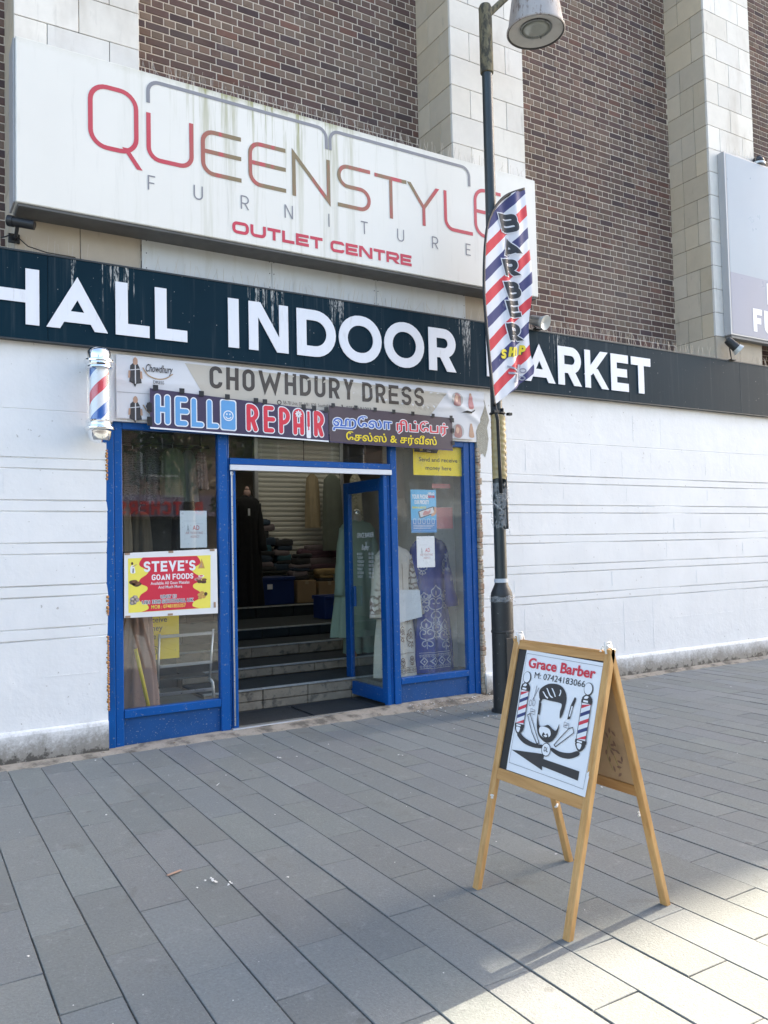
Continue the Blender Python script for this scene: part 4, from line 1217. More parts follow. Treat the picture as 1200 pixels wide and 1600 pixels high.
# red and yellow food board stuck to the outside of the left window
def tilt_board():
    o = thing('food_board', (1.88, .03, .985), 'white framed red and yellow board reading STEVE\'S GOAN FOODS on the left shop window', 'board')
    mb = MB(); mb.add([(1.504,.024,.990),(2.252,.024,.982),(2.250,.024,1.508),(1.508,.024,1.490),(1.504,.030,.990),(2.252,.030,.982),(2.250,.030,1.508),(1.508,.030,1.490)],
        [(0,1,2,3),(5,4,7,6),(4,5,1,0),(5,6,2,1),(6,7,3,2),(7,4,0,3)]); mb.build('backing', pm('white_card', (.70,.70,.70), .5, var=.05), o)
    A = Art((0,.024,0), (1,0,0), (0,0,1), lift=.0008)
    A.poly([(1.535,1.028),(2.19,1.030),(2.196,1.458),(1.535,1.448)], yellow2, 0)
    L_ = catmull([(1.645,1.030),(1.70,1.05),(1.69,1.085),(1.635,1.115),(1.64,1.16),(1.69,1.195),(1.69,1.225),(1.635,1.25),(1.64,1.285),(1.69,1.32),(1.70,1.35),(1.64,1.385),(1.635,1.415),(1.66,1.452)], False, 5)
    R_ = [(1.865*2-p[0], p[1]) for p in L_][::-1]
    A.poly([(p[0]-.012, p[1]) for p in L_] + [(p[0]+.012, p[1]+.002) for p in R_], pm('board_red', (.56,.025,.055), .4, var=.04), 1)
    A.word("STEVE'S", 1.655, 1.338, .083, {'S':.62,'T':.74,'E':.64,'V':.76,"'":.24}, .21, .12, white, 2, r=.22, serif=.13)
    A.word('GOAN FOODS', 1.716, 1.272, .045, {'G':.70,'O':.74,'A':.74,'N':.74,'F':.6,'D':.7,'S':.56,' ':.35}, .20, .10, white, 2, r=.3, serif=.10)
    A.text('Available All Goan Masalas', 1.862, 1.236, .023, white, 2, bold=.008, width=.31, align='C'); A.text('And Much More', 1.862, 1.204, .023, white, 2, bold=.008, width=.19, align='C')
    for k in range(9):
        ox, oz = (.0032*cos(k*pi/4), .0032*sin(k*pi/4)) if k < 8 else (0, 0)
        mm, lay = (white, 2+k*.2) if k < 8 else (black, 4.5)
        A.text('UNIT 13', 1.848+ox, 1.128+oz, .024, mm, lay, bold=.018, width=.125, align='C'); A.text('UB1 3DB SOUTHALL UK', 1.845+ox, 1.090+oz, .026, mm, lay, bold=.018, width=.41, align='C')
    A.text('MOB : 07481855357', 1.848, 1.050, .027, yellow2, 2, bold=.012, width=.275, align='C')
    rf = random.Random(8)
    def blob(cx, cy, rx, ry, m, lay): A.poly(catmull([(cx+rx*rf.uniform(.85,1.12)*cos(k*pi/4), cy+ry*rf.uniform(.85,1.12)*sin(k*pi/4)) for k in range(8)]), m, lay)
    dk = pm('food_dark', (.075,.035,.02), .5, var=.4, vs=60); gb = pm('food_gold', (.52,.30,.08), .5, var=.3, vs=60); pk = pm('food_pale', (.45,.36,.30), .5, var=.35, vs=70)
    for cx, cy in ((1.578,1.262),(1.60,1.248)): blob(cx, cy, .035, .02, dk, 2); blob(cx+.006, cy+.006, .022, .013, brown_p, 3)
    for cx, cy in ((1.566,1.13),(1.586,1.145),(1.60,1.125),(1.58,1.108),(1.565,1.105)): blob(cx, cy, .02, .018, grey_p, 2); blob(cx+.003, cy+.003, .012, .011, pk, 3)
    for k in range(6): blob(2.06+rf.uniform(0,.11), 1.255+rf.uniform(-.016,.02), .022, .012, (dk, brown_p, rose_p)[k % 3], 2+.2*k)
    blob(2.115,1.29,.025,.010, white, 4); blob(2.115,1.292,.016,.006, red_p, 5)
    for cx, cy in ((2.10,1.14),(2.12,1.155),(2.135,1.125),(2.105,1.118),(2.12,1.13)): blob(cx, cy, .018, .014, gb, 2+cx); 
    blob(2.15,1.145,.014,.014, dk, 5)
    A.poly([(2.09,1.352),(2.145,1.352),(2.135,1.39),(2.12,1.43),(2.11,1.40)], gb, 2); A.poly([(2.10,1.36),(2.125,1.362),(2.12,1.40)], tan_p, 3)
    A.poly(catmull([(1.555,1.335),(1.552,1.375),(1.566,1.395),(1.58,1.385),(1.59,1.345),(1.585,1.332)]), white, 2); blob(1.566,1.408,.009,.012, dk, 3); A.line([(1.568,1.38),(1.60,1.40)], .006, tan_p, 3); A.line([(1.572,1.335),(1.575,1.37)], .012, grey_p, 4)
    A.build('print', o)
    mb = MB()
    for x, z in ((1.53,1.482),(1.87,1.490),(2.21,1.497),(1.53,.998),(1.86,.996)): mb.box(x-.02, x+.02, .0215, .0238, z-.007, z+.009, .0005)
    mb.box(2.216,2.234,.0215,.0238,1.03,1.075,.0005)
    mb.build('tape_strip', pm('brown_tape', (.32,.22,.15), .3, var=.1), o)
tilt_board()
# second money board inside the left window, low down behind the curtain
o, A = board('money_board', 'large yellow money transfer board low inside the left window, partly behind the curtain', 'sign', 1.72, 2.09, .58, 1.02, .56, ybd)
A.text('Send and', 1.735, .955, .040, ink, 0, bold=.012); A.text('receive', 1.80, .895, .046, ink, 0, bold=.012); A.text('money', 1.77, .825, .046, ink, 0, bold=.012); A.text('here', 1.775, .755, .046, ink, 0, bold=.012)
A.line(ell(1.875,.66,.035,.035), .005, ink, 0, closed=True); A.line(ell(1.88,.655,.017,.017,-60,240), .005, ink, 0)
A.build('print', o)
# pink printed sheets seen from behind in the right window
for (x0, x1, z0, z1, lab) in ((4.52,4.74,2.06,2.105,'narrow pink strip of paper in the right window under the yellow sign'),(4.55,4.76,1.66,1.87,'square pink sheet in the right window beside the blue poster')):
    mb = MB(); mb.box(x0, x1, .20, .2012, z0, z1)
    tag(mb.build('paper_sheet', pm('pink_paper', (.62,.27,.25), .6, var=.1, vs=3)), lab, 'paper')
# --- furniture box sign at the right
fs_blue = pm('sign_pale_blue', (.215,.275,.335), .30, var=.10, vs=.9); fs_mauve = pm('sign_mauve', (.165,.18,.255), .30, var=.06, vs=.9)
S6 = thing('furniture_sign', (10.6, -.05, 4.03), 'tall pale blue and mauve box sign with large white letters on the far right pilaster', 'sign')
sx = lambda x: x*1.0261
szz = lambda z: 1.5+(z-1.5)*1.0261
mb = MB(); mb.box(sx(8.63), 12.5, -.10, -.002, szz(3.96), szz(6.22), .005); mb.build('sign_box', pm('sign_grey_metal', (.42,.42,.425), .45, .15, var=.06, vs=2), S6)
mb = MB(); mb.add([(sx(8.66),-.1025,szz(4.735)),(12.48,-.1025,szz(4.735)),(12.48,-.1025,szz(6.20)),(sx(8.66),-.1025,szz(6.20))], [(0,1,2,3)]); mb.build('blue_face', fs_blue, S6)
mb = MB(); mb.add([(sx(8.66),-.1025,szz(3.98)),(12.48,-.1025,szz(3.98)),(12.48,-.1025,szz(4.735)),(sx(8.66),-.1025,szz(4.735))], [(0,1,2,3)]); mb.build('mauve_face', fs_mauve, S6)
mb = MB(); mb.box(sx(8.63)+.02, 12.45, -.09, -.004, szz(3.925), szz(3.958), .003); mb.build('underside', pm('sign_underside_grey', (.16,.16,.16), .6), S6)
A = Art((0,-.1025,0), (1,0,0), (0,0,1), lift=.002)
spread('FURNITURE', sx(9.068), sx(10.95), szz(4.05), .29*1.026, {'I':.3}, .26, white, A, r=.22, gap=.13)
A.word('I', sx(9.365), szz(4.425), .277, {'I':.3}, .26, 0, white, 0)
A.build('lettering', S6)

# ================================================================ OBJECTS IN FRONT
# --- barber pole on a wall bracket
def barber_stripes():
    m, nt, b = _new('barber_stripes')
    x, y, z = xyz(nt)
    an = mth(nt, 'ARCTAN2', y, x)
    f = mth(nt, 'FRACT', mth(nt, 'ADD', mth(nt, 'MULTIPLY', z, 1/.40), mth(nt, 'ADD', mth(nt, 'MULTIPLY', an, -.5/pi), .32)))
    r = N(nt, 'ShaderNodeValToRGB'); r.color_ramp.interpolation = 'CONSTANT'
    e = r.color_ramp.elements; e[0].position = 0; e[0].color = (.015,.11,.42,1); e[1].position = .23; e[1].color = (.76,.77,.80,1)
    q = e.new(.50); q.color = (.62,.025,.05,1); q = e.new(.73); q.color = (.76,.77,.80,1)
    nt.links.new(f, r.inputs[0]); nt.links.new(r.outputs[0], b.inputs['Base Color']); b.inputs['Roughness'].default_value = .35
    return m
BP = thing('barber_pole', (1.294, -.15, 2.315), 'chrome capped glass barber pole with red white and blue stripes on the white wall', 'barber pole')
c = (1.294, -.15, 2.315)
mb = MB(); mb.lathe(c, [(.0,.012),(.035,.0),(.070,.014),(.082,.045),(.084,.075),(.086,.085)], 36)
mb.lathe(c, [(.086,.085),(.106,.093),(.110,.105),(.106,.116),(.092,.124),(.090,.140),(.098,.146),(.100,.156),(.094,.164),(.080,.166)], 36); mb.build('end_cap', chrome, BP, smooth=True, auto=40)
mb = MB(); mb.lathe(c, [(.080,.545),(.094,.547),(.100,.555),(.098,.565),(.090,.571),(.092,.586),(.106,.594),(.110,.605),(.106,.617),(.086,.625)], 36)
mb.lathe(c, [(.086,.625),(.086,.655),(.082,.682),(.066,.704),(.035,.714),(.0,.716)], 36); mb.build('end_cap', chrome, BP, smooth=True, auto=40)
mb = MB(); mb.lathe(c, [(.068,.166),(.068,.545)], 40); mb.build('striped_cylinder', barber_stripes(), BP, smooth=True, auto=40)
mb = MB(); mb.lathe(c, [(.086,.166),(.086,.546)], 40); o = mb.build('glass_tube', glass_mat('pole_glass', tint=(.97,.98,.98), dust_haze=.02), BP, smooth=True, auto=40)
mb = MB(); mb.box(1.225,1.365,-.06,-.001,2.40,2.46,.006); mb.box(1.225,1.365,-.06,-.001,2.88,2.94,.006); mb.build('bracket', chrome, BP)

# --- street lamp
lamp_paint = pm('lamp_dark_paint', (.020,.030,.034), .38, var=.25, vs=7, bmp=.25, bs=60, bd=.002, dirt=(.19,.20,.17), dirt_amt=.6, dirt_s=16, dirt_lo=.66, dirt_hi=.75)
lamp_base = pm('lamp_base_paint', (.020,.021,.021), .5, var=.3, vs=9, bmp=.35, bs=50, bd=.003, dirt=(.24,.235,.215), dirt_amt=.55, dirt_s=22, dirt_lo=.63, dirt_hi=.72)
lichen = pm('lichen_metal', (.155,.135,.085), .9, var=.45, vs=45, bmp=.9, bs=70, bd=.005, dirt=(.035,.036,.033), dirt_amt=.85, dirt_s=26, dirt_lo=.45, dirt_hi=.6, stretch=(1,1,.4))
LPX, LPY = 4.668, -.645
SL = thing('street_lamp', (LPX, LPY, 0), 'black street lamp with a lichen covered arm and bell shaped head, right of the shop', 'street lamp')
mb = MB(); mb.lathe((LPX,LPY,0), [(.118,-.01),(.118,.02),(.100,.03),(.098,.70),(.103,.705),(.103,.72),(.099,.725),(.099,1.03),(.094,1.06),(.062,1.13),(.058,1.15)], 28); mb.build('base_shaft', lamp_base, SL, smooth=True, auto=35)
mb = MB(); mb.box(LPX-.045,LPX+.045,LPY-.104,LPY-.096,.30,.66,.006); mb.build('service_door', lamp_base, SL)
mb = MB(); mb.lathe((LPX,LPY,0), [(.064,1.15),(.064,1.185)], 24); mb.build('number_band', pm('pale_band', (.50,.53,.56), .5, var=.1), SL, smooth=True, auto=35)
mb = MB(); mb.lathe((LPX,LPY,0), [(.056,1.15),(.052,3.0),(.047,5.86)], 24); mb.build('column', lamp_paint, SL, smooth=True, auto=35)
mb = MB(); mb.lathe((LPX,LPY,0), [(.048,5.84),(.060,5.845),(.062,5.86),(.060,6.42),(.062,6.46),(.050,6.49),(.0,6.50)], 24); mb.build('column_head', lichen, SL, smooth=True, auto=35)
mb = MB(); mb.tube([(LPX+.02,LPY,6.40),(LPX+.17,LPY-.02,6.56),(LPX+.34,LPY-.03,6.74),(LPX+.52,LPY-.03,6.93),(LPX+.615,LPY-.01,6.97)], [.030,.030,.030,.028,.026], 14); mb.build('arm', lichen, SL, smooth=True, auto=50)
hx, hy, hz = 5.285, -.645, 6.425
head_m = pm('lamp_head_paint', (.40,.37,.355), .6, var=.16, vs=7, dirt=(.15,.10,.08), dirt_amt=.8, dirt_s=15, dirt_lo=.53, dirt_hi=.64, stretch=(2.2,2.2,.5), bmp=.3, bs=30, bd=.003)
mb = MB(); mb.lathe((hx,hy,hz), [(.272,.0),(.280,.006),(.280,.022),(.268,.032),(.244,.20),(.220,.36),(.190,.45),(.120,.52),(.050,.55),(.0,.56)], 48, caps=False); hd = mb.build('lamp_head', head_m, SL, smooth=True, auto=35)
mb = MB(); mb.lathe((hx,hy,hz), [(.272,.001),(.262,.004),(.258,.012)], 48, caps=False); mb.build('rim', pm('dark_rim', (.05,.048,.045), .6, var=.3), hd, smooth=True, auto=35)
mb = MB(); mb.lathe((hx,hy,hz), [(.258,.012),(.160,.040),(.150,.046)], 48, caps=False); mb.build('reflector', pm('lamp_reflector', (.46,.45,.42), .4, var=.12, vs=7, dirt=(.25,.22,.17), dirt_amt=.6, dirt_s=6), hd, smooth=True)
mb = MB(); mb.lathe((hx,hy,hz), [(.152,.034),(.138,.030),(.134,.036)], 40, caps=False)
for k in range(3): a = .5+k*2*pi/3; mb.lathe((hx+.145*cos(a),hy+.145*sin(a),hz+.022), [(.008,0),(.008,.012)], 8, mi=0)
mb.build('lens_ring', pm('lens_ring', (.22,.23,.22), .4, .3, var=.1), hd, smooth=True, auto=40)
mb = MB(); mb.lathe((hx,hy,hz), [(.136,.034),(.09,.024),(.04,.018),(.0,.017)], 40); mb.build('lens', pm('lamp_lens', (.30,.32,.29), .15, var=.12, vs=9, coat=.5), hd, smooth=True)
# crumpled cling film and old tape left on the column
film, nt, b = _new('cling_film'); b.inputs['Base Color'].default_value = (.8,.8,.8,1); b.inputs['Roughness'].default_value = .12; b.inputs['Alpha'].default_value = .22
mb = MB(); rk = random.Random(12)
for (z0, z1, rr_) in ((1.64,1.82,.060),(1.82,2.05,.064),(.98,1.03,.106)):
    n, m_ = 26, 12; vs = []
    for j in range(m_+1):
        for k in range(n):
            a = 2*pi*k/n; z = z0+(z1-z0)*j/m_
            q = noise.noise((cos(a)*3, sin(a)*3, z*20)); r = rr_ + .018*max(0, q) + .004*rk.random()
            if z1 > 1.2: r += .014*(.5+.5*cos(a-.3))
            vs.append((LPX+.012*(z1 > 1.2)+r*cos(a), LPY+r*sin(a), z+.02*noise.noise((a*2, z*9, 4))))
    mb.add(vs, [(j*n+k, j*n+(k+1)%n, (j+1)*n+(k+1)%n, (j+1)*n+k) for j in range(m_) for k in range(n) if rk.random() < .86])
for k in range(9):
    a0 = rk.uniform(0,6); z = rk.uniform(1.6,2.05)
    mb.tube([(LPX+.012+.084*cos(a0+t*.5), LPY+.084*sin(a0+t*.5), z+t*.02*rk.uniform(-1,1)) for t in range(6)], .003, 5)
tag(mb.build('cling_film_wrap', film), 'crumpled clear plastic film wound round the street lamp column below the flag', 'plastic film')

# --- feather flag tied to the lamp
def flag_mat():
    m, nt, b = _new('flag_cloth')
    x, y, z = xyz(nt)
    w = mth(nt, 'ADD', mth(nt, 'ADD', z, mth(nt, 'MULTIPLY', x, -.93)), mth(nt, 'MULTIPLY', nz(nt, 3, 2, .5), .035))
    f = mth(nt, 'FRACT', mth(nt, 'ADD', mth(nt, 'MULTIPLY', w, 1/.436), .123))
    r = N(nt, 'ShaderNodeValToRGB'); r.color_ramp.interpolation = 'CONSTANT'
    e = r.color_ramp.elements; e[0].position = 0; e[0].color = (.60,.045,.06,1); e[1].position = .25; e[1].color = (.70,.70,.74,1)
    q = e.new(.5); q.color = (.050,.052,.16,1); q = e.new(.75); q.color = (.70,.70,.74,1)
    nt.links.new(f, r.inputs[0])
    d = ramp(nt, nz(nt, 16, 5, .7, coords(nt, (1,1,.5))), .62, .74)
    c = mixc(nt, mth(nt, 'MULTIPLY', d, .35), r.outputs[0], (.5,.48,.46))
    nt.links.new(c, b.inputs['Base Color']); b.inputs['Roughness'].default_value = .75
    b.inputs['Sheen Weight'].default_value = .2
    return m
FFY = LPY-.125
FF = thing('feather_flag', (4.60, FFY, 2.05), 'tall feather flag striped red, white and blue, reading BARBER SHOP, tied to the lamp', 'flag')
edge = catmull([(4.545,2.726),(4.522,2.943),(4.500,3.198),(4.480,3.454),(4.466,3.71),(4.474,3.97),(4.498,4.208),(4.540,4.386),(4.622,4.530),(4.755,4.662),(4.968,4.768)], False, 6)
right = catmull([(4.968,4.76),(4.982,4.53),(4.996,4.32),(5.016,4.11),(5.024,3.95),(5.014,3.77),(4.990,3.56),(4.986,3.44),(4.990,3.34),(5.002,3.23),(5.038,3.13),(5.034,3.056)], False, 6)
def ex(zq, E):
    for (a, b_) in zip(E[:-1], E[1:]):
        lo, hi = sorted((a[1], b_[1]))
        if lo <= zq <= hi and hi > lo: return a[0]+(b_[0]-a[0])*(zq-a[1])/(b_[1]-a[1])
    return None
def flag_y(x, z):
    s = max(0, x-4.55)
    return -.030*sin((z*1.6+x*5.0))*s*2 - .018*sin(x*24+z*2.2+.6*sin(z*3))*min(1, s*5) - .009*sin(x*43+z*3)*min(1, s*5) - .007*noise.noise((x*9, z*3.2, 2))*min(1, s*6) - .006*sin(x*60+z*26)*max(0, noise.noise((x*3, z*2.3, 7)))*min(1, s*6)
mb = MB(); nu, nv = 34, 120; vs = []; idx = {}
for j in range(nv+1):
    z = 2.735 + (4.755-2.735)*j/nv
    xl_ = ex(z, edge); xr2 = ex(z, right)
    if z < 3.058:
        t_ = (z-2.735)/(3.058-2.735); xr2 = 4.556 + (5.034-4.556)*t_
    if xr2 is None: xr2 = 4.968
    if xl_ is None: xl_ = 4.96
    for i in range(nu+1):
        x = xl_ + (max(xr2, xl_+.004)-xl_)*i/nu
        vs.append((x, FFY+flag_y(x, z), z))
mb.add(vs, [(j*(nu+1)+i, j*(nu+1)+i+1, (j+1)*(nu+1)+i+1, (j+1)*(nu+1)+i) for j in range(nv) for i in range(nu)])
mb.build('flag_cloth', flag_mat(), FF, smooth=True)
mb = MB(); mb.tube([(p[0]-.004, FFY-.004, p[1]) for p in edge], [.026-.010*i/len(edge) for i in range(len(edge))], 12, sq=.6)
mb.build('pole_sleeve', pm('black_sleeve', (.016,.018,.022), .6, var=.2, vs=20, dirt=(.3,.3,.3), dirt_amt=.4, dirt_s=30, dirt_lo=.66, dirt_hi=.73), FF, smooth=True)
mb = MB(); mb.tube([(4.548,FFY+.005,2.75),(4.612,LPY-.085,2.60),(4.628,LPY-.075,2.2),(4.636,LPY-.072,1.95)], .016, 10)
mb.tube([(4.690,LPY-.055,2.72),(4.700,LPY-.058,2.40),(4.704,LPY-.06,1.66),(4.704,LPY-.06,1.63)], .015, 10)
mb.build('pole', dark_metal, FF, smooth=True)
tape_m = pm('brown_packing_tape', (.36,.28,.13), .32, var=.22, vs=14, bmp=.5, bs=30, bd=.006)
mb = MB(); n = 28; m_ = 40; vs = []
for j in range(m_+1):
    z = 2.08+(2.66-2.08)*j/m_
    for k in range(n):
        a = 2*pi*k/n
        r = .0565 + .012*max(0, cos(a+.9))**2 + .012*max(0, cos(a-2.4-.9))**2 + .005*noise.noise((cos(a)*2, sin(a)*2, z*28)) + .003*sin(z*120+a)
        vs.append((LPX+.004+r*cos(a), LPY-.012+r*sin(a), z+.006*sin(a*2)))
mb.add(vs, [(j*n+k, j*n+(k+1)%n, (j+1)*n+(k+1)%n, (j+1)*n+k) for j in range(m_) for k in range(n)])
mb.build('tape_wrap', tape_m, FF, smooth=True)
mb = MB(); mb.lathe((LPX-.002,LPY-.014,2.668), [(.068,0),(.074,.004),(.074,.014),(.068,.018)], 20); mb.box(LPX-.12,LPX-.06,LPY-.12,LPY-.085,2.662,2.69,.004); mb.box(LPX+.06,LPX+.105,LPY-.10,LPY-.06,2.655,2.68,.004); mb.build('cable_tie', black_plastic, FF)
flag_ink = pm('flag_ink', (.030,.034,.042), .6, var=.15); flag_y2 = pm('flag_yellow', (.78,.62,.03), .6, var=.05); flag_g = pm('flag_grey', (.30,.31,.37), .6, var=.1); flag_w = pm('flag_white', (.72,.72,.76), .7)
A = Art((0, FFY, 0), (1,0,0), (0,0,1), warp=lambda u, v: -flag_y(u, v), lift=.006)
def fl(ch, x, z, w, h, sk, rot):
    """heavy cartoon capital, skewed; drawn in short pieces so that it follows the cloth"""
    Mx = Matrix.Rotation(radians(rot), 2)
    for lay, gr, mm in ((0,.055,flag_w),(5,0,flag_ink)):
        for jn, (pl, cl) in enumerate(glyph(ch, w/h, .27, .20)):
            pl = list(pl)
            if gr and not cl:
                for a, b_ in ((0,1),(-1,-2)):
                    d = (Vector(pl[a])-Vector(pl[b_])).normalized(); pl[a] = (pl[a][0]+d.x*gr, pl[a][1]+d.y*gr)
            dense = []
            L2 = pl + ([pl[0]] if cl else [])
            for p, q in zip(L2[:-1], L2[1:]):
                k = max(1, int(hypot(p[0]-q[0], p[1]-q[1])/.12))
                dense += [(p[0]+(q[0]-p[0])*i/k, p[1]+(q[1]-p[1])*i/k) for i in range(k)]
            if not cl: dense.append(pl[-1])
            pts = []
            for p in dense:
                v = Mx @ Vector(((p[0]-w/h/2+sk*(p[1]-.5))*h, (p[1]-.5)*h)); pts.append((x+v.x, z+v.y))
            A.line(pts, (.27+2*gr)*h, mm, lay+jn*.3, cl)
for ch, x, z, w, h, sk, rot in (('B',4.766,4.414,.20,.165,-.12,10),('A',4.782,4.205,.205,.165,0,17),('R',4.778,4.008,.18,.152,0,14),('B',4.800,3.803,.185,.155,-.05,15),('E',4.804,3.628,.17,.15,-.05,12),('R',4.806,3.418,.18,.158,0,12)):
    fl(ch, x, z, w, h, sk, rot)
for i, (ch, x, z) in enumerate((('S',4.662,3.155),('H',4.745,3.178),('O',4.828,3.198),('P',4.902,3.222))):
    A.word(ch, x-.032, z, .088, {ch: .68 if ch != 'O' else .55}, .40, 0, flag_ink, 6, r=.25, slant=.15)
    A.word(ch, x-.032, z, .088, {ch: .68 if ch != 'O' else .55}, .27, 0, flag_y2, 10, r=.25, slant=.15)
A.line([(4.70,3.09),(4.79,3.07),(4.86,3.05)], .018, flag_g, 8); A.line([(4.71,3.03),(4.79,3.03),(4.87,3.055)], .02, flag_g, 9)
A.line(ell(4.905,3.075,.026,.018), .012, flag_g, 9, closed=True); A.line(ell(4.895,3.005,.026,.016), .012, flag_g, 9, closed=True)
A.line([(4.775,2.945),(4.83,3.03),(4.875,3.13)], .030, flag_g, 12); A.line([(4.85,3.05),(4.875,3.015)], .012, flag_g, 10)
A.build('print', FF)

# --- A-board
def wood_mat():
    m, nt, b = _new('pine')
    v = coords(nt, (1,1,.09))
    f = nz(nt, 34, 5, .6, v, .4); g_ = nz(nt, 5, 3, .5)
    c = mixc(nt, ramp(nt, f, .3, .75), (.56,.33,.125), (.40,.205,.062))
    c = mixc(nt, mth(nt, 'MULTIPLY', ramp(nt, g_, .45, .7), .35), c, (.60,.375,.17))
    nt.links.new(c, b.inputs['Base Color']); b.inputs['Roughness'].default_value = .48
    bump(nt, b, f, .15, .001)
    return m
wood = wood_mat()
def wood_h():
    m, nt, b = _new('pine_rail')
    v = coords(nt, (1,.09,1))
    f = nz(nt, 34, 5, .6, v, .4)
    c = mixc(nt, ramp(nt, f, .3, .75), (.54,.30,.11), (.39,.19,.055))
    nt.links.new(c, b.inputs['Base Color']); b.inputs['Roughness'].default_value = .48
    bump(nt, b, f, .15, .001)
    return m
woodh = wood_h()
chalk = pm('black_chalkboard', (.022,.022,.022), .6, var=.15, vs=12)
AB = thing('sandwich_board', (2.45, -3.76, 0), 'wooden A-frame pavement board with a white Grace Barber poster and an arrow', 'A-board')
AL = atan2(.28, 1.08)
def face_M(side):
    # local frame: X = along the width (from back to front seen by the reader), Y = thickness, Z = up the board
    e = Vector((.28*side, 0, 1.08)).normalized(); wv = Vector((0, -1 if side > 0 else 1, 0)); nrm = wv.cross(e)
    foot = Vector((2.45-.286*side, -3.7615, -.004))
    return Matrix(((wv.x, -nrm.x, e.x, foot.x), (wv.y, -nrm.y, e.y, foot.y), (wv.z, -nrm.z, e.z, foot.z), (0,0,0,1))), wv, e, nrm, foot
for side in (1, -1):
    M, wv, e, nrm, foot = face_M(side)
    HWb = .298
    pfx = 'front' if side > 0 else 'back'
    for s in (-1, 1):
        mb = MB(); mb.box(s*HWb-(.036 if s > 0 else 0), s*HWb+(.036 if s < 0 else 0), .0, .026, .0, 1.113, .003, M=M)
        mb.box(s*HWb-(.022 if s > 0 else -.014), s*HWb+(.022 if s < 0 else -.014), -.0012, .001, .0, 1.10, 0, M=M)
        mb.build('leg', wood, AB)
    mb = MB(); mb.box(-.262, .262, .003, .022, 1.058, 1.100, .002, M=M); mb.build('top_rail', woodh, AB)
    mb = MB(); mb.box(-.262, .262, .003, .022, .478, .526, .002, M=M); mb.build('bottom_rail', woodh, AB)
    mb = MB(); mb.box(-.262, .262, .010, .016, .526, 1.058, 0, M=M); pn = mb.build('panel', chalk if side > 0 else pm('bare_board', (.46,.31,.175), .7, var=.15, vs=6, dirt=(.22,.14,.08), dirt_amt=.5, dirt_s=5), AB)
    if side > 0:
        mb = MB(); vs = []; nI, nJ = 14, 20
        for j in range(nJ+1):
            for i in range(nI+1):
                u = -.208 + .488*i/nI + .004*(j/nJ-.5); v = .529 + .522*j/nJ + .008*(1-i/nI)*(j/nJ)
                cur = .0085 - .0015 - .012*max(0, (i/nI-.55)/.45)**2*max(0, 1-j/nJ*1.6)**2 - .0015*sin(j*.5)
                vs.append(M @ Vector((u-.0, cur, v)))
        mb.add(vs, [(j*(nI+1)+i, j*(nI+1)+i+1, (j+1)*(nI+1)+i+1, (j+1)*(nI+1)+i) for j in range(nJ) for i in range(nI)])
        mb.build('poster', paper, AB, smooth=True)
        PO = M @ Vector((0, .0042, 0))
        warpP = lambda u, v: .012*max(0, ((u+.208)/.488-.55)/.45)**2*max(0, 1-(v-.52)/.532*1.6)**2
        A = Art(PO, wv, e, lift=.0012, step=.00022, warp=warpP)
        A.text('Grace Barber', .027, .984, .042, red_p, 0, bold=.028, width=.405, align='C')
        A.text('M: 07424183066', .029, .942, .0265, black, 0, bold=.0, width=.305, align='C')
        for pts in ([(-.196,.560),(-.196,1.043),(.262,1.036),(.262,.585)],): A.line(pts, .0018, grey_p, 0)
        A.line([(-.196,.562),(.262,.556)], .0018, grey_p, 0); A.line([(.262,.60),(.262,.556)], .0016, grey_p, 0)
        # arrow pointing left
        A.poly([(-.194,.618),(.012,.640),(.010,.620),(.224,.616),(.224,.580),(.010,.590),(.014,.574)], ink, 0)
        hd = lambda pts: [(p[0]+.012, .812+(p[1]-.812)*.86) for p in pts]
        # bearded head
        A.poly(hd(catmull([(-.085,.875),(-.090,.905),(-.070,.930),(-.030,.950),(.025,.952),(.062,.930),(.078,.890),(.072,.830),(.058,.795),(.052,.825),(.056,.862),(.030,.868),(-.020,.868),(-.060,.868),(-.075,.845),(-.078,.862)])), ink, 0)
        for s_ in ([(-.065,.905),(-.045,.885),(-.030,.878)],[(-.045,.925),(-.022,.895),(-.005,.885)],[(-.015,.930),(.005,.905),(.012,.892)],[(.035,.90),(.040,.918),(.036,.93)]): A.line(hd(catmull(s_, False)), .006, paper, 3)
        A.poly(hd([(-.082,.862),(-.078,.79),(-.066,.79),(-.066,.845)]), ink, 1)
        A.poly(hd(catmull([(-.078,.795),(-.072,.735),(-.050,.690),(-.005,.668),(.030,.680),(.055,.720),(.060,.770),(.046,.735),(.018,.742),(-.005,.752),(-.030,.742),(-.060,.742)])), ink, 2)
        A.poly(hd(catmull([(-.052,.728),(-.040,.738),(-.008,.738),(.012,.730),(.020,.708),(.002,.690),(-.028,.690),(-.050,.708)])), paper, 5)
        A.poly(hd(catmull([(-.030,.694),(-.010,.688),(.010,.694),(.0,.712),(-.010,.704),(-.024,.712)])), ink, 6); A.poly(hd(catmull([(-.020,.697),(-.006,.692),(.002,.698),(-.006,.704)])), paper, 7)
        # poles
        for px in (-.168, .205):
            zb, zt = .735, .880
            A.rect(px-.025, zb, px+.025, zt, white, 1); A.line([(px-.026,zb),(px-.026,zt)], .003, ink, 4); A.line([(px+.026,zb),(px+.026,zt)], .003, ink, 5)
            for k in range(5):
                z0 = zb-.014+k*.034
                P_ = [(px-.024, z0), (px-.024, z0+.015), (px+.024, z0+.036), (px+.024, z0+.021)]
                P_ = [(a, max(zb, min(zt, b_))) for a, b_ in P_]
                A.poly(P_, red_p if k % 2 == 0 else navy_p, 2)
            A.poly(rounded([(px-.030,zt),(px-.030,zt+.016),(px+.030,zt+.016),(px+.030,zt)], .003, True), ink, 3); A.rect(px-.019,zt+.004,px+.007,zt+.012, paper, 4)
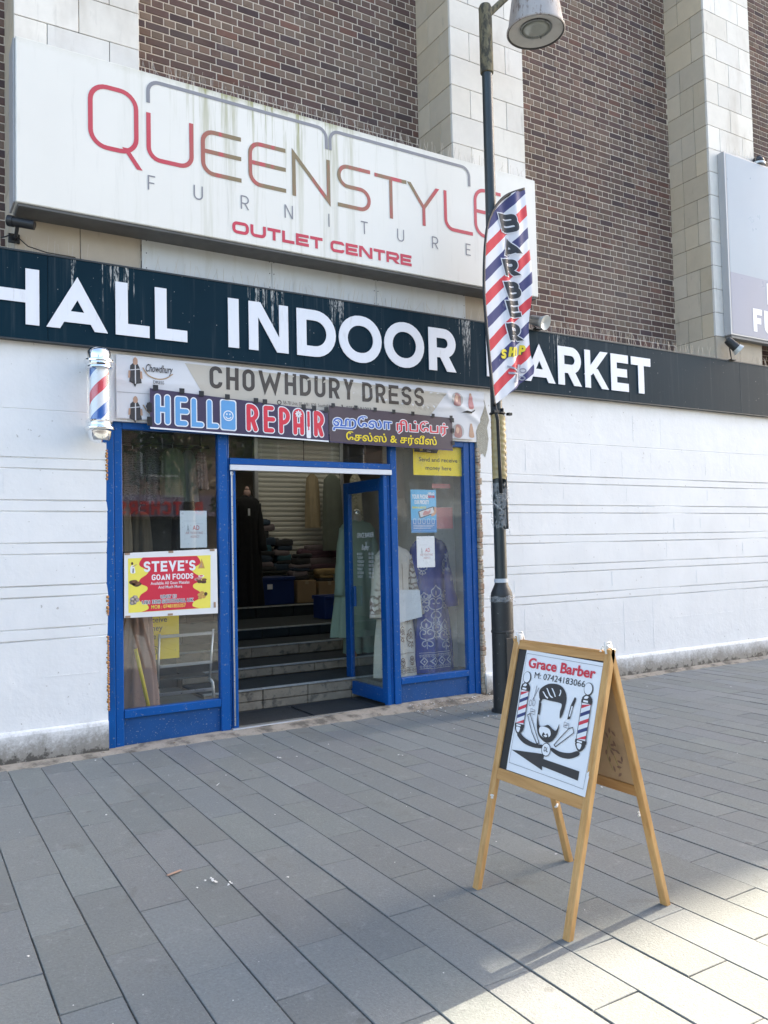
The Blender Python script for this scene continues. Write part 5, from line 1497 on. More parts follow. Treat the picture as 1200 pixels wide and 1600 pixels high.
            A.poly(catmull([(px-.027,zt+.016),(px-.012,zt+.034),(px+.012,zt+.034),(px+.027,zt+.016)]), ink, 3); A.poly(catmull([(px-.018,zt+.019),(px-.007,zt+.030),(px+.006,zt+.028),(px+.0,zt+.019)]), paper, 5)
            A.poly(ell(px,zt+.058,.0255,.0265), ink, 4); A.poly(ell(px-.002,zt+.059,.0215,.023), paper, 5)
            A.poly(rounded([(px-.031,zb-.014),(px-.031,zb),(px+.031,zb),(px+.031,zb-.014)], .003, True), ink, 3); A.rect(px-.02,zb-.011,px+.008,zb-.004, paper, 4)
            A.poly(catmull([(px-.026,zb-.014),(px-.019,zb-.034),(px,zb-.046),(px+.019,zb-.034),(px+.026,zb-.014)]), ink, 3); A.poly(catmull([(px-.018,zb-.016),(px-.011,zb-.033),(px+.003,zb-.036),(px+.007,zb-.016)]), paper, 5)
        # crossed razors, scissors and small tools
        A.poly(catmull([(-.172,.684),(-.125,.660),(-.060,.654),(-.004,.662),(-.006,.674),(-.060,.672),(-.120,.682),(-.160,.698)]), ink, 1)
        A.poly(catmull([(.208,.676),(.160,.652),(.100,.648),(.048,.662),(.050,.674),(.10,.668),(.155,.674),(.196,.690)]), ink, 1)
        for pts in ([(-.128,.780),(-.114,.788),(-.062,.720),(-.030,.678),(-.042,.672),(-.085,.715)], [(.150,.775),(.160,.755),(.110,.715),(.070,.682),(.060,.688),(.095,.730),(.130,.768)]): A.line(pts, .0035, ink, 1, closed=True)
        A.poly(ell(.019,.660,.026,.026), paper, 6); A.line(ell(.019,.660,.026,.026), .003, ink, 7, closed=True); A.text('DL', .019, .652, .018, ink, 8, bold=.03, width=.024, align='C')
        A.line([(-.098,.912),(-.106,.850)], .003, grey_p, 1); A.line([(-.083,.905),(-.112,.848)], .003, grey_p, 1.5)
        A.line(ell(-.100,.836,.008,.013), .0025, grey_p, 2, closed=True); A.line(ell(-.122,.833,.008,.013), .0025, grey_p, 2, closed=True)
        A.poly(rounded([(.112,.800),(.120,.860),(.136,.898),(.146,.890),(.134,.850),(.126,.805)], .005, True), ink, 1); A.poly([(.119,.815),(.126,.858),(.133,.858),(.126,.815)], paper, 2)
        for cx, cz in ((-.100,.800),(.112,.778)):
            A.line([(cx-.014,cz-.009),(cx-.014,cz+.010),(cx+.014,cz+.007),(cx+.014,cz-.012)], .002, grey_p, 1, closed=True); A.line([(cx-.009,cz-.004),(cx+.009,cz+.003)], .005, grey_p, 2)
        A.build('print', AB)
    else:
        # faded chalk flower on the inner side of the far board
        A = Art(M @ Vector((0,.016,0)), -wv, e, lift=.0012)
        fp = pm('faded_mauve_paint', (.27,.165,.115), .8, var=.3); fg = pm('faded_green_paint', (.33,.28,.11), .8, var=.3)
        cu, cv = .185, .665
        A.line(catmull([(cu+.01,cv-.09),(cu-.005,cv-.03),(cu-.02,cv+.02),(cu+.0,cv+.06)], False), .005, fg, 0)
        A.line(catmull([(cu-.03,cv-.10),(cu-.045,cv-.04),(cu-.03,cv+.01)], False), .004, fg, 0)
        rfl = random.Random(2)
        for (a, b_) in ((0,.0),(.0,.02),(.02,-.005),(-.012,-.015),(.012,.03),(-.02,.06),(.0,.085),(.02,.075),(.02,-.05),(.035,-.035),(.01,-.075),(-.035,-.05),(-.045,-.02),(-.02,-.09),(.005,-.11)):
            t_ = rfl.uniform(0,3.1); A.poly(catmull([(cu+a+.014*cos(t_), cv+b_+.014*sin(t_)), (cu+a-.006*sin(t_), cv+b_+.006*cos(t_)), (cu+a-.014*cos(t_), cv+b_-.014*sin(t_)), (cu+a+.006*sin(t_), cv+b_-.006*cos(t_))]), fp, 1+rfl.random())
        A.build('painted_flower', AB)
cord = pm('white_cord', (.70,.68,.64), .8, var=.1)
mb = MB(); rk = random.Random(3)
for s in (-1, 1):
    y0 = -3.7615 + s*.268
    for k in range(9):
        mb.lathe((2.45+rk.uniform(-.028,.028), y0+rk.uniform(-.016,.016), 1.068+rk.uniform(-.016,.014)), [(0,-.004),(.004,-.002),(.0045,.002),(0,.004)], 7)
    mb.tube([(2.43,y0-.012,1.05),(2.437,y0,1.092),(2.463,y0,1.092),(2.472,y0-.01,1.045)], .005, 6)
    mb.box(2.437, 2.463, y0-.012, y0+.006, 1.02, 1.085, .004)
mb.build('hinge_cord', cord, AB, smooth=True)
mb = MB()
for (x, y, z) in ((2.256,-3.50,.385),(2.64,-4.00,.37),(2.62,-3.515,.28)):
    for k in range(4): mb.lathe((x+rk.uniform(-.008,.008), y+rk.uniform(-.010,.010), z+rk.uniform(-.006,.006)), [(0,-.005),(.006,-.002),(.006,.003),(0,.006)], 7)
mb.build('cord_knot', cord, AB, smooth=True)

# --- cameras and floodlights
def wire(pts, name='cable'):
    mb = MB(); mb.tube([Vector(p) for p in pts], .004, 6); return mb
SC = thing('security_camera', (.70, -.10, 3.88), 'black cylindrical security camera on a bracket under the left end of the white box sign', 'camera')
mb = MB(); mb.tube([(.70,-.13,3.885),(.845,-.19,3.862)], [.034,.034], 16); mb.tube([(.68,-.115,3.892),(.715,-.135,3.885)], [.04,.04], 16); mb.build('housing', black_plastic, SC, smooth=True, auto=40)
mb = MB(); mb.tube([(.846,-.190,3.862),(.848,-.191,3.8615)], .024, 16); mb.build('lens', pm('camera_lens', (.02,.02,.025), .1, var=.05), SC)
mb = MB(); mb.tube([(.73,-.005,3.80),(.735,-.08,3.80),(.74,-.13,3.86)], .013, 8); mb.box(.69,.77,-.02,-.003,3.77,3.84,.004); mb.build('bracket', black_plastic, SC, smooth=True, auto=40)
mb = MB(); mb.tube([(.72,-.06,3.82),(.66,-.05,3.79),(.56,-.04,3.76),(.35,-.04,3.735),(-.2,-.04,3.735)], .005, 6); mb.tube([(.75,-.06,3.80),(.82,-.05,3.75),(.95,-.05,3.725),(1.15,-.05,3.722)], .004, 6); mb.build('cable', black_plastic, SC, smooth=True)
def flood(x, y, z, label, d, glass=False):
    o = thing('floodlight', (x, y, 3.712), label, 'floodlight', 'small floodlights on the fascia')
    d = Vector(d).normalized(); p = Vector((x, y, z))
    mb = MB(); mb.lathe(p, [(.0,-.01),(.045,.0),(.052,.03),(.055,.14),(.060,.15)], 20, ax=d); mb.build('housing', lamp_base if not glass else alu, o, smooth=True, auto=40)
    mb = MB(); mb.lathe(p, [(.060,.150),(.076,.20),(.073,.202),(.0,.175)], 20, ax=d); mb.build('lamp_glass', pm('lamp_glass_pale', (.55,.56,.53), .12, var=.05), o, smooth=True, auto=40)
    mb = MB(); mb.tube([(x+.09, y+.01, 3.712), (x+.03, y, z-.06), p+d*.05], .008, 7); mb.box(x+.05,x+.14,y-.02,y+.03,3.708,3.722); mb.build('bracket', dark_metal, o, smooth=True, auto=40)
flood(8.80, -.08, 3.955, 'small black spotlight on a thin stalk under the tall pale blue sign', (.55,-.35,-.62))
flood(5.60, -.10, 3.80, 'grey round floodlight on top of the fascia, just right of the feather flag', (.15,-.85,-.35), True)
DC = thing('dome_camera', (9.62, -.05, 6.355), 'small black dome camera on top of the tall pale blue sign', 'camera')
mb = MB(); mb.lathe((9.62,-.055,6.355), [(.085,0),(.088,.02),(.08,.03)], 24); mb.build('base', alu, DC, smooth=True, auto=40)
mb = MB(); mb.lathe((9.62,-.055,6.355), [(.078,.03),(.074,.07),(.05,.105),(.0,.118)], 24); mb.build('dome', pm('smoked_dome', (.03,.03,.035), .1, var=.05), DC, smooth=True)

# --- bird spikes
spike_m = pm('spike_wire', (.50,.46,.40), .45, .5, var=.2, vs=9)
base_m = pm('spike_base', (.33,.31,.27), .6, var=.2)
def spikes(x0, x1, y, z, label, dens=30, h=.125, lean=.028, seed=0):
    o = thing('bird_spike_strip', ((x0+x1)/2, y, z), label, 'bird spikes', 'bird spike strips on the signs')
    r = random.Random(seed)
    mb = MB(); n = int((x1-x0)*dens)
    for i in range(n):
        x = x0 + (x1-x0)*(i+r.uniform(.2,.8))/n
        k = i % 3
        dy = (-.030, .0, .030)[k] + r.uniform(-.008,.008); dx = r.uniform(-lean, lean)
        hh = h*r.uniform(.8,1.05)
        if r.random() < .05: continue
        if r.random() < .06: dx *= 3; hh *= .8
        mb.tube([(x, y+.002*k, z+.003), (x+dx, y+dy, z+hh)], [.0017,.0012], 4, caps=False)
    mb.build('spike_wire', spike_m, o)
    mb = MB(); mb.box(x0, x1, y-.010, y+.012, z, z+.004); mb.build('spike_base', base_m, o)
spikes(1.60, 2.95, -.215, 5.187, 'bird spikes along the white box sign above the green algae, left half', 34, .13, seed=1)
spikes(2.97, 4.60, -.215, 5.187, 'bird spikes along the white box sign in front of the brown brick, middle', 34, .13, seed=2)
spikes(4.62, 5.50, -.215, 5.187, 'bird spikes along the right end of the white box sign, behind the lamp column', 26, .12, seed=3)
spikes(-.6, 1.27, -.035, 3.713, 'bird spikes on the dark fascia under the security camera', 20, .13, .010, seed=4)
spikes(1.60, 4.70, -.035, 3.713, 'bird spikes on the dark fascia in front of the blank pale panel', 22, .125, .03, seed=5)
spikes(4.72, 8.55, -.035, 3.713, 'bird spikes on the dark fascia below the dark brown brick', 30, .135, .035, seed=6)
spikes(8.57, 12.5, -.035, 3.713, 'bird spikes on the dark fascia below the tall pale blue sign', 24, .13, .035, seed=7)
spikes(8.95, 12.4, -.06, 6.353, 'bird spikes on top of the tall pale blue sign', 26, .12, seed=8)

# ================================================================ INSIDE THE SHOP
def cloth(name, col, var=.1, rough=.85, **k): return pm(name, col, rough, var=var, vs=k.pop('vs', 7), bmp=.25, bs=k.pop('bs', 180), bd=.001, **k)
def patterned(name, base, fig, sx, bands, seed=0, dens=.5):
    """printed cloth: ornament confined to the given z bands (in metres above the thing's origin)"""
    m, nt, b = _new(name)
    x, y, z = xyz(nt)
    v = N(nt, 'ShaderNodeTexVoronoi'); v.feature = 'DISTANCE_TO_EDGE'; v.inputs['Scale'].default_value = sx
    nt.links.new(coords(nt, (1,1,.8), loc=(seed,0,0)), v.inputs['Vector'])
    k1 = mth(nt, 'SUBTRACT', 1.0, ramp(nt, v.outputs['Distance'], .04, .12))
    w = N(nt, 'ShaderNodeTexWave'); w.wave_type = 'RINGS'; w.inputs['Scale'].default_value = sx*.55; w.inputs['Distortion'].default_value = 5; w.inputs['Detail'].default_value = 2; w.inputs['Detail Scale'].default_value = 2.5
    nt.links.new(coords(nt, (1,1,.7)), w.inputs['Vector'])
    k2 = ramp(nt, w.outputs['Fac'], .62, .78)
    k = mth(nt, 'MAXIMUM', mth(nt, 'MULTIPLY', k1, .8), k2)
    tot = None
    for (za, zb) in bands:
        q = mth(nt, 'MULTIPLY', mth(nt, 'GREATER_THAN', z, za), mth(nt, 'LESS_THAN', z, zb))
        tot = q if tot is None else mth(nt, 'MAXIMUM', tot, q)
    pick = ramp(nt, nz(nt, 5.5, 2, .5, coords(nt, (1,1,.6), loc=(seed*3,0,0))), .5-dens*.16, .56-dens*.10)
    k = mth(nt, 'MULTIPLY', k, mth(nt, 'MULTIPLY', tot, pick))
    nt.links.new(mixc(nt, mth(nt, 'MULTIPLY', k, .85), base, fig), b.inputs['Base Color']); b.inputs['Roughness'].default_value = .85
    return m
def loft(mb, cx, cy, rings, folds=9, amp=.02, seed=0, n=64, mi=0, cap=True, lean=0.0):
    """rings: (z, half width, half depth, fold 0..1) from the hem upward"""
    vs = []; r = random.Random(seed); ph = r.uniform(0,6); ph2 = r.uniform(0,6)
    for (z, w, d, f) in rings:
        for k in range(n):
            a = 2*pi*k/n
            q = 1 + amp*f*(sin(folds*a+ph+z*1.2) + .6*sin(folds*1.7*a+ph2-z*2) )/max(w, .05)*.9
            vs.append((cx + lean*z + w*cos(a)*q, cy + d*sin(a)*q, z))
    m_ = len(rings)
    fs = [(j*n+k, j*n+(k+1)%n, (j+1)*n+(k+1)%n, (j+1)*n+k) for j in range(m_-1) for k in range(n)]
    if cap: fs.append(tuple((m_-1)*n+k for k in range(n)))
    return mb.add(vs, fs, mi)
def dress(label, cx, cy, z0, z1, hw_hem, hw_sh, m, cat='dress', name='dress_form', sleeves=True, sl_len=.62, seed=0, sl_out=.10, neck=None, mat2=None, hem_d=.17, orn=None):
    H_ = z1-z0
    o = thing(name, (cx, cy, z0), label, cat)
    mb = MB()
    R = [(0, hw_hem, hem_d, 1), (.1, hw_hem*.97, hem_d*.95, 1), (.25, hw_hem*.90, hem_d*.86, .9), (.42, hw_hem*.80, hem_d*.76, .7), (.58, hw_sh*.82, .115, .4), (.70, hw_sh*.84, .11, .25), (.82, hw_sh*.92, .11, .12), (.90, hw_sh*.99, .10, .05), (.945, hw_sh*.97, .085, 0), (.97, hw_sh*.80, .07, 0), (.985, hw_sh*.5, .055, 0), (1.0, .055, .05, 0)]
    # refine the rings
    RR = []
    for a, b_ in zip(R[:-1], R[1:]):
        for k in range(3):
            t_ = k/3; RR.append(tuple(a[i]+(b_[i]-a[i])*t_ for i in range(4)))
    RR.append(R[-1])
    rings = [(z0+H_*r_[0], r_[1], r_[2], r_[3]) for r_ in RR]
    loft(mb, cx, cy, rings, 8, .028, seed)
    mb.build('dress_body', m, o, smooth=True)
    if orn:
        r9 = random.Random(seed); ph = r9.uniform(0,6); ph2 = r9.uniform(0,6)
        def front(u, v):
            z = z0+v
            for q0, q1 in zip(rings[:-1], rings[1:]):
                if q0[0] <= z <= q1[0]: break
            t_ = min(1, max(0, (z-q0[0])/(q1[0]-q0[0]))); w, d, f = (q0[i]+(q1[i]-q0[i])*t_ for i in (1,2,3)); q = 1
            for _ in range(6):
                a = 2*pi-math.acos(max(-.97, min(.97, u/(w*q))))
                q = 1 + .028*f*(sin(8*a+ph+z*1.2)+.6*sin(8*1.7*a+ph2-z*2))/max(w,.05)*.9
            return -d*sin(a)*q
        A_ = Art((cx, cy, z0), (1,0,0), (0,0,1), warp=front, lift=.004)
        orn(A_); A_.build('ornament', o)
    if sleeves:
        for s in (-1, 1):
            mb = MB(); P_ = []
            top = Vector((cx+s*(hw_sh-.035), cy, z0+H_*.925))
            rd = []
            for k in range(9):
                t_ = k/8
                P_.append(top + Vector((s*(sl_out*t_**.8), -.05*t_*t_, -sl_len*t_))); rd.append(.062+.028*t_+.006*sin(k*2.1+seed))
            mb.tube(P_, rd, 18, sq=.75); mb.build('sleeve', mat2 or m, o, smooth=True)
    return o
stand_m = pm('mannequin_pale', (.52,.45,.38), .5, var=.06)
# pale green dress with trousers on a mannequin by the door
o = dress('sage green tunic dress on a chrome necked mannequin behind the open glass door', 4.40, 1.52, .52, 1.80, .33, .205, cloth('sage_cloth', (.30,.41,.31), .08), seed=3, sl_len=.74, sl_out=.08, name='mannequin', cat='mannequin')
mb = MB(); mb.lathe((4.40,1.52,1.78), [(.058,0),(.052,.06),(.050,.075)], 20); mb.lathe((4.40,1.52,1.855), [(.034,0),(.040,.02),(.034,.045),(.012,.06),(0,.062)], 18, mi=1); mb.build('neck', [stand_m, chrome], o, smooth=True, auto=40)
mb = MB(); 
for s in (-1, 1): loft(mb, 4.42+s*.10, 1.52, [(.33,.105,.10,.8),(.42,.10,.10,.7),(.60,.095,.10,.5)], 5, .012, 5+s, 28)
mb.build('trousers', cloth('sage_trousers', (.25,.35,.27), .08), o, smooth=True)
mb = MB(); loft(mb, 4.27, 1.47, [(.307,.045,.09,0),(.33,.045,.10,0),(.36,.035,.06,0),(.40,.03,.035,0)], 3, 0, 1, 16); mb.build('foot', pm('mannequin_foot', (.42,.20,.10), .4, var=.1), o, smooth=True)
mb = MB(); A = Art((4.40,1.40,0), (1,0,0), (0,0,1)); 
# cream dress with brown ornament and blue dress with white ornament in the right window
def scroll(A, u, v, s, m, lay=0, t=.010):
    """a mirrored arabesque: leaf heart, side scrolls and a drop"""
    for k in (-1, 1):
        A.line([(u+k*p[0]*s, v+p[1]*s) for p in catmull([(.04,.0),(.30,.10),(.36,.36),(.20,.52),(.05,.42),(.10,.28),(.20,.30)], False, 5)], t, m, lay+.1*k)
        A.line([(u+k*p[0]*s, v+p[1]*s) for p in catmull([(.03,.55),(.20,.66),(.24,.86),(.10,.98),(.0,1.10)], False, 5)], t, m, lay+.2+.1*k)
        A.line([(u+k*p[0]*s, v+p[1]*s) for p in catmull([(.02,-.05),(.18,-.10),(.26,-.26),(.14,-.36),(.06,-.28)], False, 5)], t, m, lay+.4+.1*k)
        A.poly([(u+k*p[0]*s, v+p[1]*s) for p in (ell(.30,.62,.05,.09,n=10) if k > 0 else ell(.30,.62,.05,.09,n=10)[::-1])], m, lay+.6)
    A.poly([(u+p[0]*s, v+p[1]*s) for p in ell(0,.74,.06,.12,n=12)], m, lay+.7)
    A.line([(u, v-.12*s), (u, v-.50*s)], t, m, lay+.8)
def diamonds(A, u0, u1, v, s, m, lay=0):
    n = int((u1-u0)/(s*1.25))
    for i in range(n):
        u = u0+(i+.5)*(u1-u0)/n
        A.line([(u-s*.5,v),(u,v+s*.5),(u+s*.5,v),(u,v-s*.5)], s*.13, m, lay+(i % 2)*.1, closed=True); A.poly(ell(u,v,s*.13,s*.13,n=8), m, lay+.3)
br_orn = pm('brown_ornament', (.19,.115,.075), .8, var=.2, vs=40); wh_orn = pm('white_ornament', (.56,.58,.66), .8, var=.1, vs=40)
def cream_orn(A):
    for (u, v, s) in ((-.10,.33,.12),(.02,.38,.10),(.12,.33,.12),(-.09,.56,.09),(.09,.56,.09),(-.12,.13,.06),(.0,.12,.06),(.12,.13,.06)): scroll(A, u, v, s, br_orn, 0, .006)
    for v in (.035,.085,.225): A.line([(-.19,v),(.19,v)], .004, br_orn, 2)
    diamonds(A, -.18, .18, .06, .028, br_orn, 3)
    for k in (-1,1): A.line([(k*.035,.70),(k*.03,1.10)], .004, br_orn, 2)
def blue_orn(A):
    for (u, v, s) in ((.0,.62,.23),(-.11,.33,.19),(.11,.31,.19),(.0,.40,.15),(-.12,.66,.13),(.13,.68,.13)): scroll(A, u, v, s, wh_orn, 0, .010)
    for v in (.045,.18,.20): A.line([(-.20,v),(.20,v)], .005, wh_orn, 2)
    diamonds(A, -.20, .20, .115, .075, wh_orn, 3); diamonds(A, -.20, .20, .065, .024, wh_orn, 3); diamonds(A, -.20, .20, .165, .022, wh_orn, 3)
    for k in (-1,1): scroll(A, k*.13, 1.02, .10, wh_orn, 0, .008)
cream = cloth('cream_cloth', (.66,.62,.54), .06)
cream_sl = patterned('cream_sleeve_print', (.66,.62,.54), (.17,.105,.07), 14, [(.62,.80),(.84,1.2)], 2, .8)
o = dress('cream dress with brown ornamental print standing in the right shop window', 4.215, .46, .225, 1.50, .225, .19, cream, seed=8, sl_len=.60, sl_out=.085, mat2=cream_sl, hem_d=.13, orn=cream_orn)
mb = MB(); 
for k in range(16): mb.lathe((4.19+.003*sin(k), .46-.118+.02*max(0,(k-11))/5, 1.02+k*.026), [(0,-.007),(.007,-.003),(.007,.003),(0,.007)], 7, ax=(0,-1,0))
mb.build('button', pm('brown_button', (.10,.07,.05), .5), o)
mb = MB(); mb.box(4.16,4.30,.42,.50,.19,.235,.01); mb.tube([(4.215,.46,.22),(4.215,.46,1.52)], .014, 8); mb.build('stand', alu, o)
bluep = cloth('royal_blue_cloth', (.030,.060,.30), .12)
blue_sl = patterned('blue_sleeve_print', (.035,.055,.30), (.50,.52,.62), 10, [(.66,.80),(.90,1.2)], 6, .5)
o = dress('deep blue dress with white ornamental print standing in the right shop window', 4.665, .50, .225, 1.585, .245, .20, bluep, seed=12, sl_len=.62, sl_out=.075, mat2=blue_sl, hem_d=.13, orn=blue_orn)
mb = MB(); mb.box(4.60,4.73,.46,.54,.19,.235,.01); mb.tube([(4.665,.50,.22),(4.665,.50,1.60)], .014, 8); mb.build('stand', alu, o)
# white card hanging by the cream dress
mb = MB(); mb.add([(4.06,.30,.74),(4.42,.28,.80),(4.40,.28,1.06),(4.06,.30,1.08),(4.06,.303,.74),(4.42,.283,.80),(4.40,.283,1.06),(4.06,.303,1.08)], [(0,1,2,3),(7,6,5,4),(0,4,5,1),(1,5,6,2),(2,6,7,3),(3,7,4,0)])
tag(mb.build('white_card', pm('blank_card', (.66,.70,.72), .6, var=.03)), 'blank white card propped in front of the cream dress in the right window', 'card')
# left window: clothes on a rail, curtain, broom and ladder
mb = MB(); mb.tube([(1.50,.50,2.40),(2.36,.50,2.40)], .014, 10); mb.tube([(1.56,.50,2.40),(1.56,.50,3.2)], .006, 6); mb.tube([(2.28,.50,2.40),(2.28,.50,3.2)], .006, 6)
tag(mb.build('clothes_rail', dark_metal, smooth=True), 'dark clothes rail across the top of the left shop window', 'clothes rail')
def hang(label, x0, x1, y, zt, zb, m, seed, name='hanging_garment', d=.07):
    o = thing(name, ((x0+x1)/2, y, zb), label, 'garment', 'clothes hanging in the shop')
    mb = MB(); w = (x1-x0)/2; cx = (x0+x1)/2; H_ = zt-zb
    loft(mb, cx, y, [(zb,w,d,1),(zb+.1*H_,w*.98,d,1),(zb+.3*H_,w*.95,d*.95,1),(zb+.55*H_,w*.90,d*.85,.9),(zb+.78*H_,w*.86,d*.7,.7),(zb+.92*H_,w*.80,d*.55,.4),(zb+.97*H_,w*.5,d*.4,.2),(zt,.03,.02,0)], 6, .016, seed, 40)
    mb.build('cloth', m, o, smooth=True)
    mb = MB(); mb.tube([(cx,y,zt-.01),(cx,y,zt+.03),(cx+.012,y,zt+.05)], .004, 6); mb.build('hanger_hook', steel, o)
    return o
blackp = patterned('black_sequin', (.018,.022,.024), (.16,.17,.17), 60, [(-1,3)], 1, .9)
hang('black sequinned garment hanging at the left of the left window rail', 1.60, 1.80, .52, 2.36, 1.93, blackp, 1)
hang('long black sequinned garment hanging beside the olive one in the left window', 1.77, 1.95, .55, 2.37, 1.90, blackp, 2)
hang('olive green shirt hanging in the middle of the left window', 1.93, 2.125, .48, 2.38, 1.955, cloth('olive_cloth', (.105,.135,.080), .2), 3)
hang('grey green jacket hanging right of the olive shirt in the left window', 2.10, 2.235, .50, 2.37, 1.92, cloth('grey_green_cloth', (.125,.135,.115), .2), 4)
hang('brown patterned scarf hanging at the right end of the left window rail', 2.235, 2.335, .52, 2.36, 2.03, patterned('brown_scarf', (.16,.11,.10), (.32,.25,.24), 30, [(-1,3)], 3, .9), 5)
hang('dark coat hanging against the left post in the left window', 1.50, 1.63, .60, 2.34, 1.55, cloth('dark_coat', (.03,.034,.032), .2), 6)
hang('beige brown top hanging low at the left of the left window', 1.60, 1.74, .80, 1.98, 1.50, cloth('beige_cloth', (.24,.20,.14), .15), 7)
hang('dull brown garment hanging low above the food board in the left window', 1.76, 1.96, .95, 1.86, 1.42, cloth('dull_brown_cloth', (.13,.11,.08), .2), 8)
hang('black garment hanging low behind the ticketing notice in the left window', 2.12, 2.34, .85, 2.0, 1.15, cloth('black_cloth', (.012,.014,.016), .2), 9)
curt = cloth('dusty_rose_cloth', (.32,.215,.19), .12, vs=4)
o = thing('curtain', (1.70, .40, .166), 'dusty pink curtain hanging behind the left edge of the left shop window', 'curtain')
mb = MB(); loft(mb, 1.70, .40, [(.168,.165,.06,1),(.4,.15,.055,1),(.7,.12,.05,1),(1.05,.09,.05,1),(1.4,.06,.045,.8)], 7, .016, 4, 60); mb.build('cloth', curt, o, smooth=True)
mb = MB(); mb.tube([(1.645,.26,.72),(1.70,.25,.45),(1.755,.24,.17)], .016, 10)
tag(mb.build('broom_handle', pm('yellow_plastic', (.66,.50,.045), .4, var=.1), smooth=True), 'yellow broom handle leaning on the pink curtain in the left window', 'broom handle')
o = thing('step_ladder', (2.1, .5, .166), 'folded aluminium step ladder standing low in the left shop window', 'ladder')
mb = MB(); mb.tube([(1.862,.42,.168),(1.866,.42,.30),(1.862,.42,.345),(1.845,.44,.37)], .014, 10); mb.tube([(2.345,.42,.168),(2.340,.42,.31),(2.335,.42,.36),(2.31,.44,.40)], .014, 10)
mb.tube([(1.885,.50,.36),(1.905,.50,.80)], .014, 8, sq=.7); mb.tube([(2.335,.50,.36),(2.375,.50,.81)], .014, 8, sq=.7); mb.build('rail', alu, o, smooth=True)
for za, zb_ in ((.775,.79),(.525,.535)):
    mb = MB(); mb.box(1.90,2.36,.488,.512,za-.012,za+.014,.003); mb.build('rung', alu, o)
mb = MB(); mb.box(1.862,2.345,.405,.428,.292,.318,.003); mb.build('rung', steel, o)
mb = MB(); mb.box(1.90,2.34,.52,.72,.40,.415,.003); mb.build('tread_plate', int_dark, o)
# back of the shop: shutter, mannequin in black, boxes and stacked clothes
def shutter_mat():
    m, nt, b = _new('shutter_slats'); x, y, z = xyz(nt)
    c = mixc(nt, nz(nt, 2, 4, .6), (.60,.60,.55), (.70,.70,.64)); nt.links.new(c, b.inputs['Base Color']); b.inputs['Roughness'].default_value = .5
    return m
o = thing('roller_shutter', (5.2, 4.95, .71), 'closed pale roller shutter at the back of the shop, seen through the doorway', 'shutter')
mb = MB(); z = .715
while z < 3.15:
    mb.add([(4.62,4.95,z),(6.0,4.95,z),(6.0,4.925,z+.030),(4.62,4.925,z+.030),(6.0,4.925,z+.058),(4.62,4.925,z+.058),(6.0,4.95,z+.072),(4.62,4.95,z+.072)], [(0,1,2,3),(3,2,4,5),(5,4,6,7)]); z += .074
mb.build('slat_curtain', shutter_mat(), o); mb = MB(); mb.box(4.56,4.62,4.90,4.98,.712,3.19,.005); mb.build('guide_rail', alu, o); mb = MB(); mb.box(6.0,6.06,4.90,4.98,.712,3.19,.005); mb.build('guide_rail', alu, o)
o = dress('mannequin in a long black abaya on the top step inside the doorway', 4.20, 4.30, .72, 2.25, .22, .185, cloth('black_abaya', (.004,.005,.007), .15), seed=21, sl_len=.66, sl_out=.05, name='mannequin', cat='mannequin')
mb = MB(); mb.lathe((4.20,4.30,2.23), [(.055,0),(.048,.06),(.045,.09)], 18); mb.lathe((4.20,4.30,2.32), [(.03,0),(.035,.02),(.02,.05),(0,.06)], 16); mb.build('neck', pm('mannequin_pink', (.45,.30,.26), .5), o, smooth=True)
mb = MB(); mb.box(4.16,4.19,4.17,4.175,1.96,2.06); mb.build('price_tag', white, o)
def crate(label, x0, x1, y0, y1, z0, z1, m, name='plastic_crate', cat='crate'):
    o = thing(name, ((x0+x1)/2, (y0+y1)/2, z0), label, cat)
    mb = MB(); t_ = .02
    mb.box(x0,x1,y0,y0+t_,z0,z1,.006); mb.box(x0,x1,y1-t_,y1,z0,z1,.006); mb.box(x0,x0+t_,y0+t_,y1-t_,z0,z1,.006); mb.box(x1-t_,x1,y0+t_,y1-t_,z0,z1,.006); mb.box(x0+t_,x1-t_,y0+t_,y1-t_,z0,z0+t_)
    mb.build('crate_shell', m, o)
    for ya, yb in ((y0-.015,y0),(y1,y1+.015)):
        mb = MB(); mb.box(x0-.015,x1+.015,ya,yb,z1-.05,z1,.005); mb.build('crate_rim', m, o)
    return o
o = crate('deep blue plastic crate on the top step inside the doorway', 4.13, 4.86, 4.22, 4.62, .712, 1.10, pm('blue_crate_plastic', (.008,.028,.13), .4, var=.15))
mb = MB(); mb.box(4.44,4.52,4.198,4.203,.93,1.0,.002); mb.build('label_sticker', white, o)
def carton(label, x0, x1, y0, y1, z0, z1, m, name='cardboard_box'):
    o = thing(name, ((x0+x1)/2, (y0+y1)/2, z0), label, 'box', 'boxes at the back of the shop')
    mb = MB(); mb.box(x0,x1,y0,y1,z0,z1,.006); mb.build('box_body', m, o)
    mb = MB(); c_ = (x0+x1)/2; mb.box(c_-.025,c_+.025,y0-.0015,y1,z1-.05,z1+.0015); mb.build('tape_band', pm('parcel_tape', (.36,.29,.18), .3), o)
    return o
card = pm('corrugated_card', (.30,.205,.115), .85, var=.12, vs=5); cardw = pm('white_carton', (.46,.43,.38), .7, var=.08)
carton('pale carton behind the blue crate at the foot of the black abaya', 3.98, 4.42, 4.66, 5.0-.12, .712, 1.33, cardw)
carton('brown cardboard box beside the blue crate on the top step', 4.92, 5.22, 4.24, 4.60, .712, 1.03, card)
carton('brown cardboard box at the right end of the row on the top step', 5.26, 5.62, 4.24, 4.62, .712, 1.00, card)
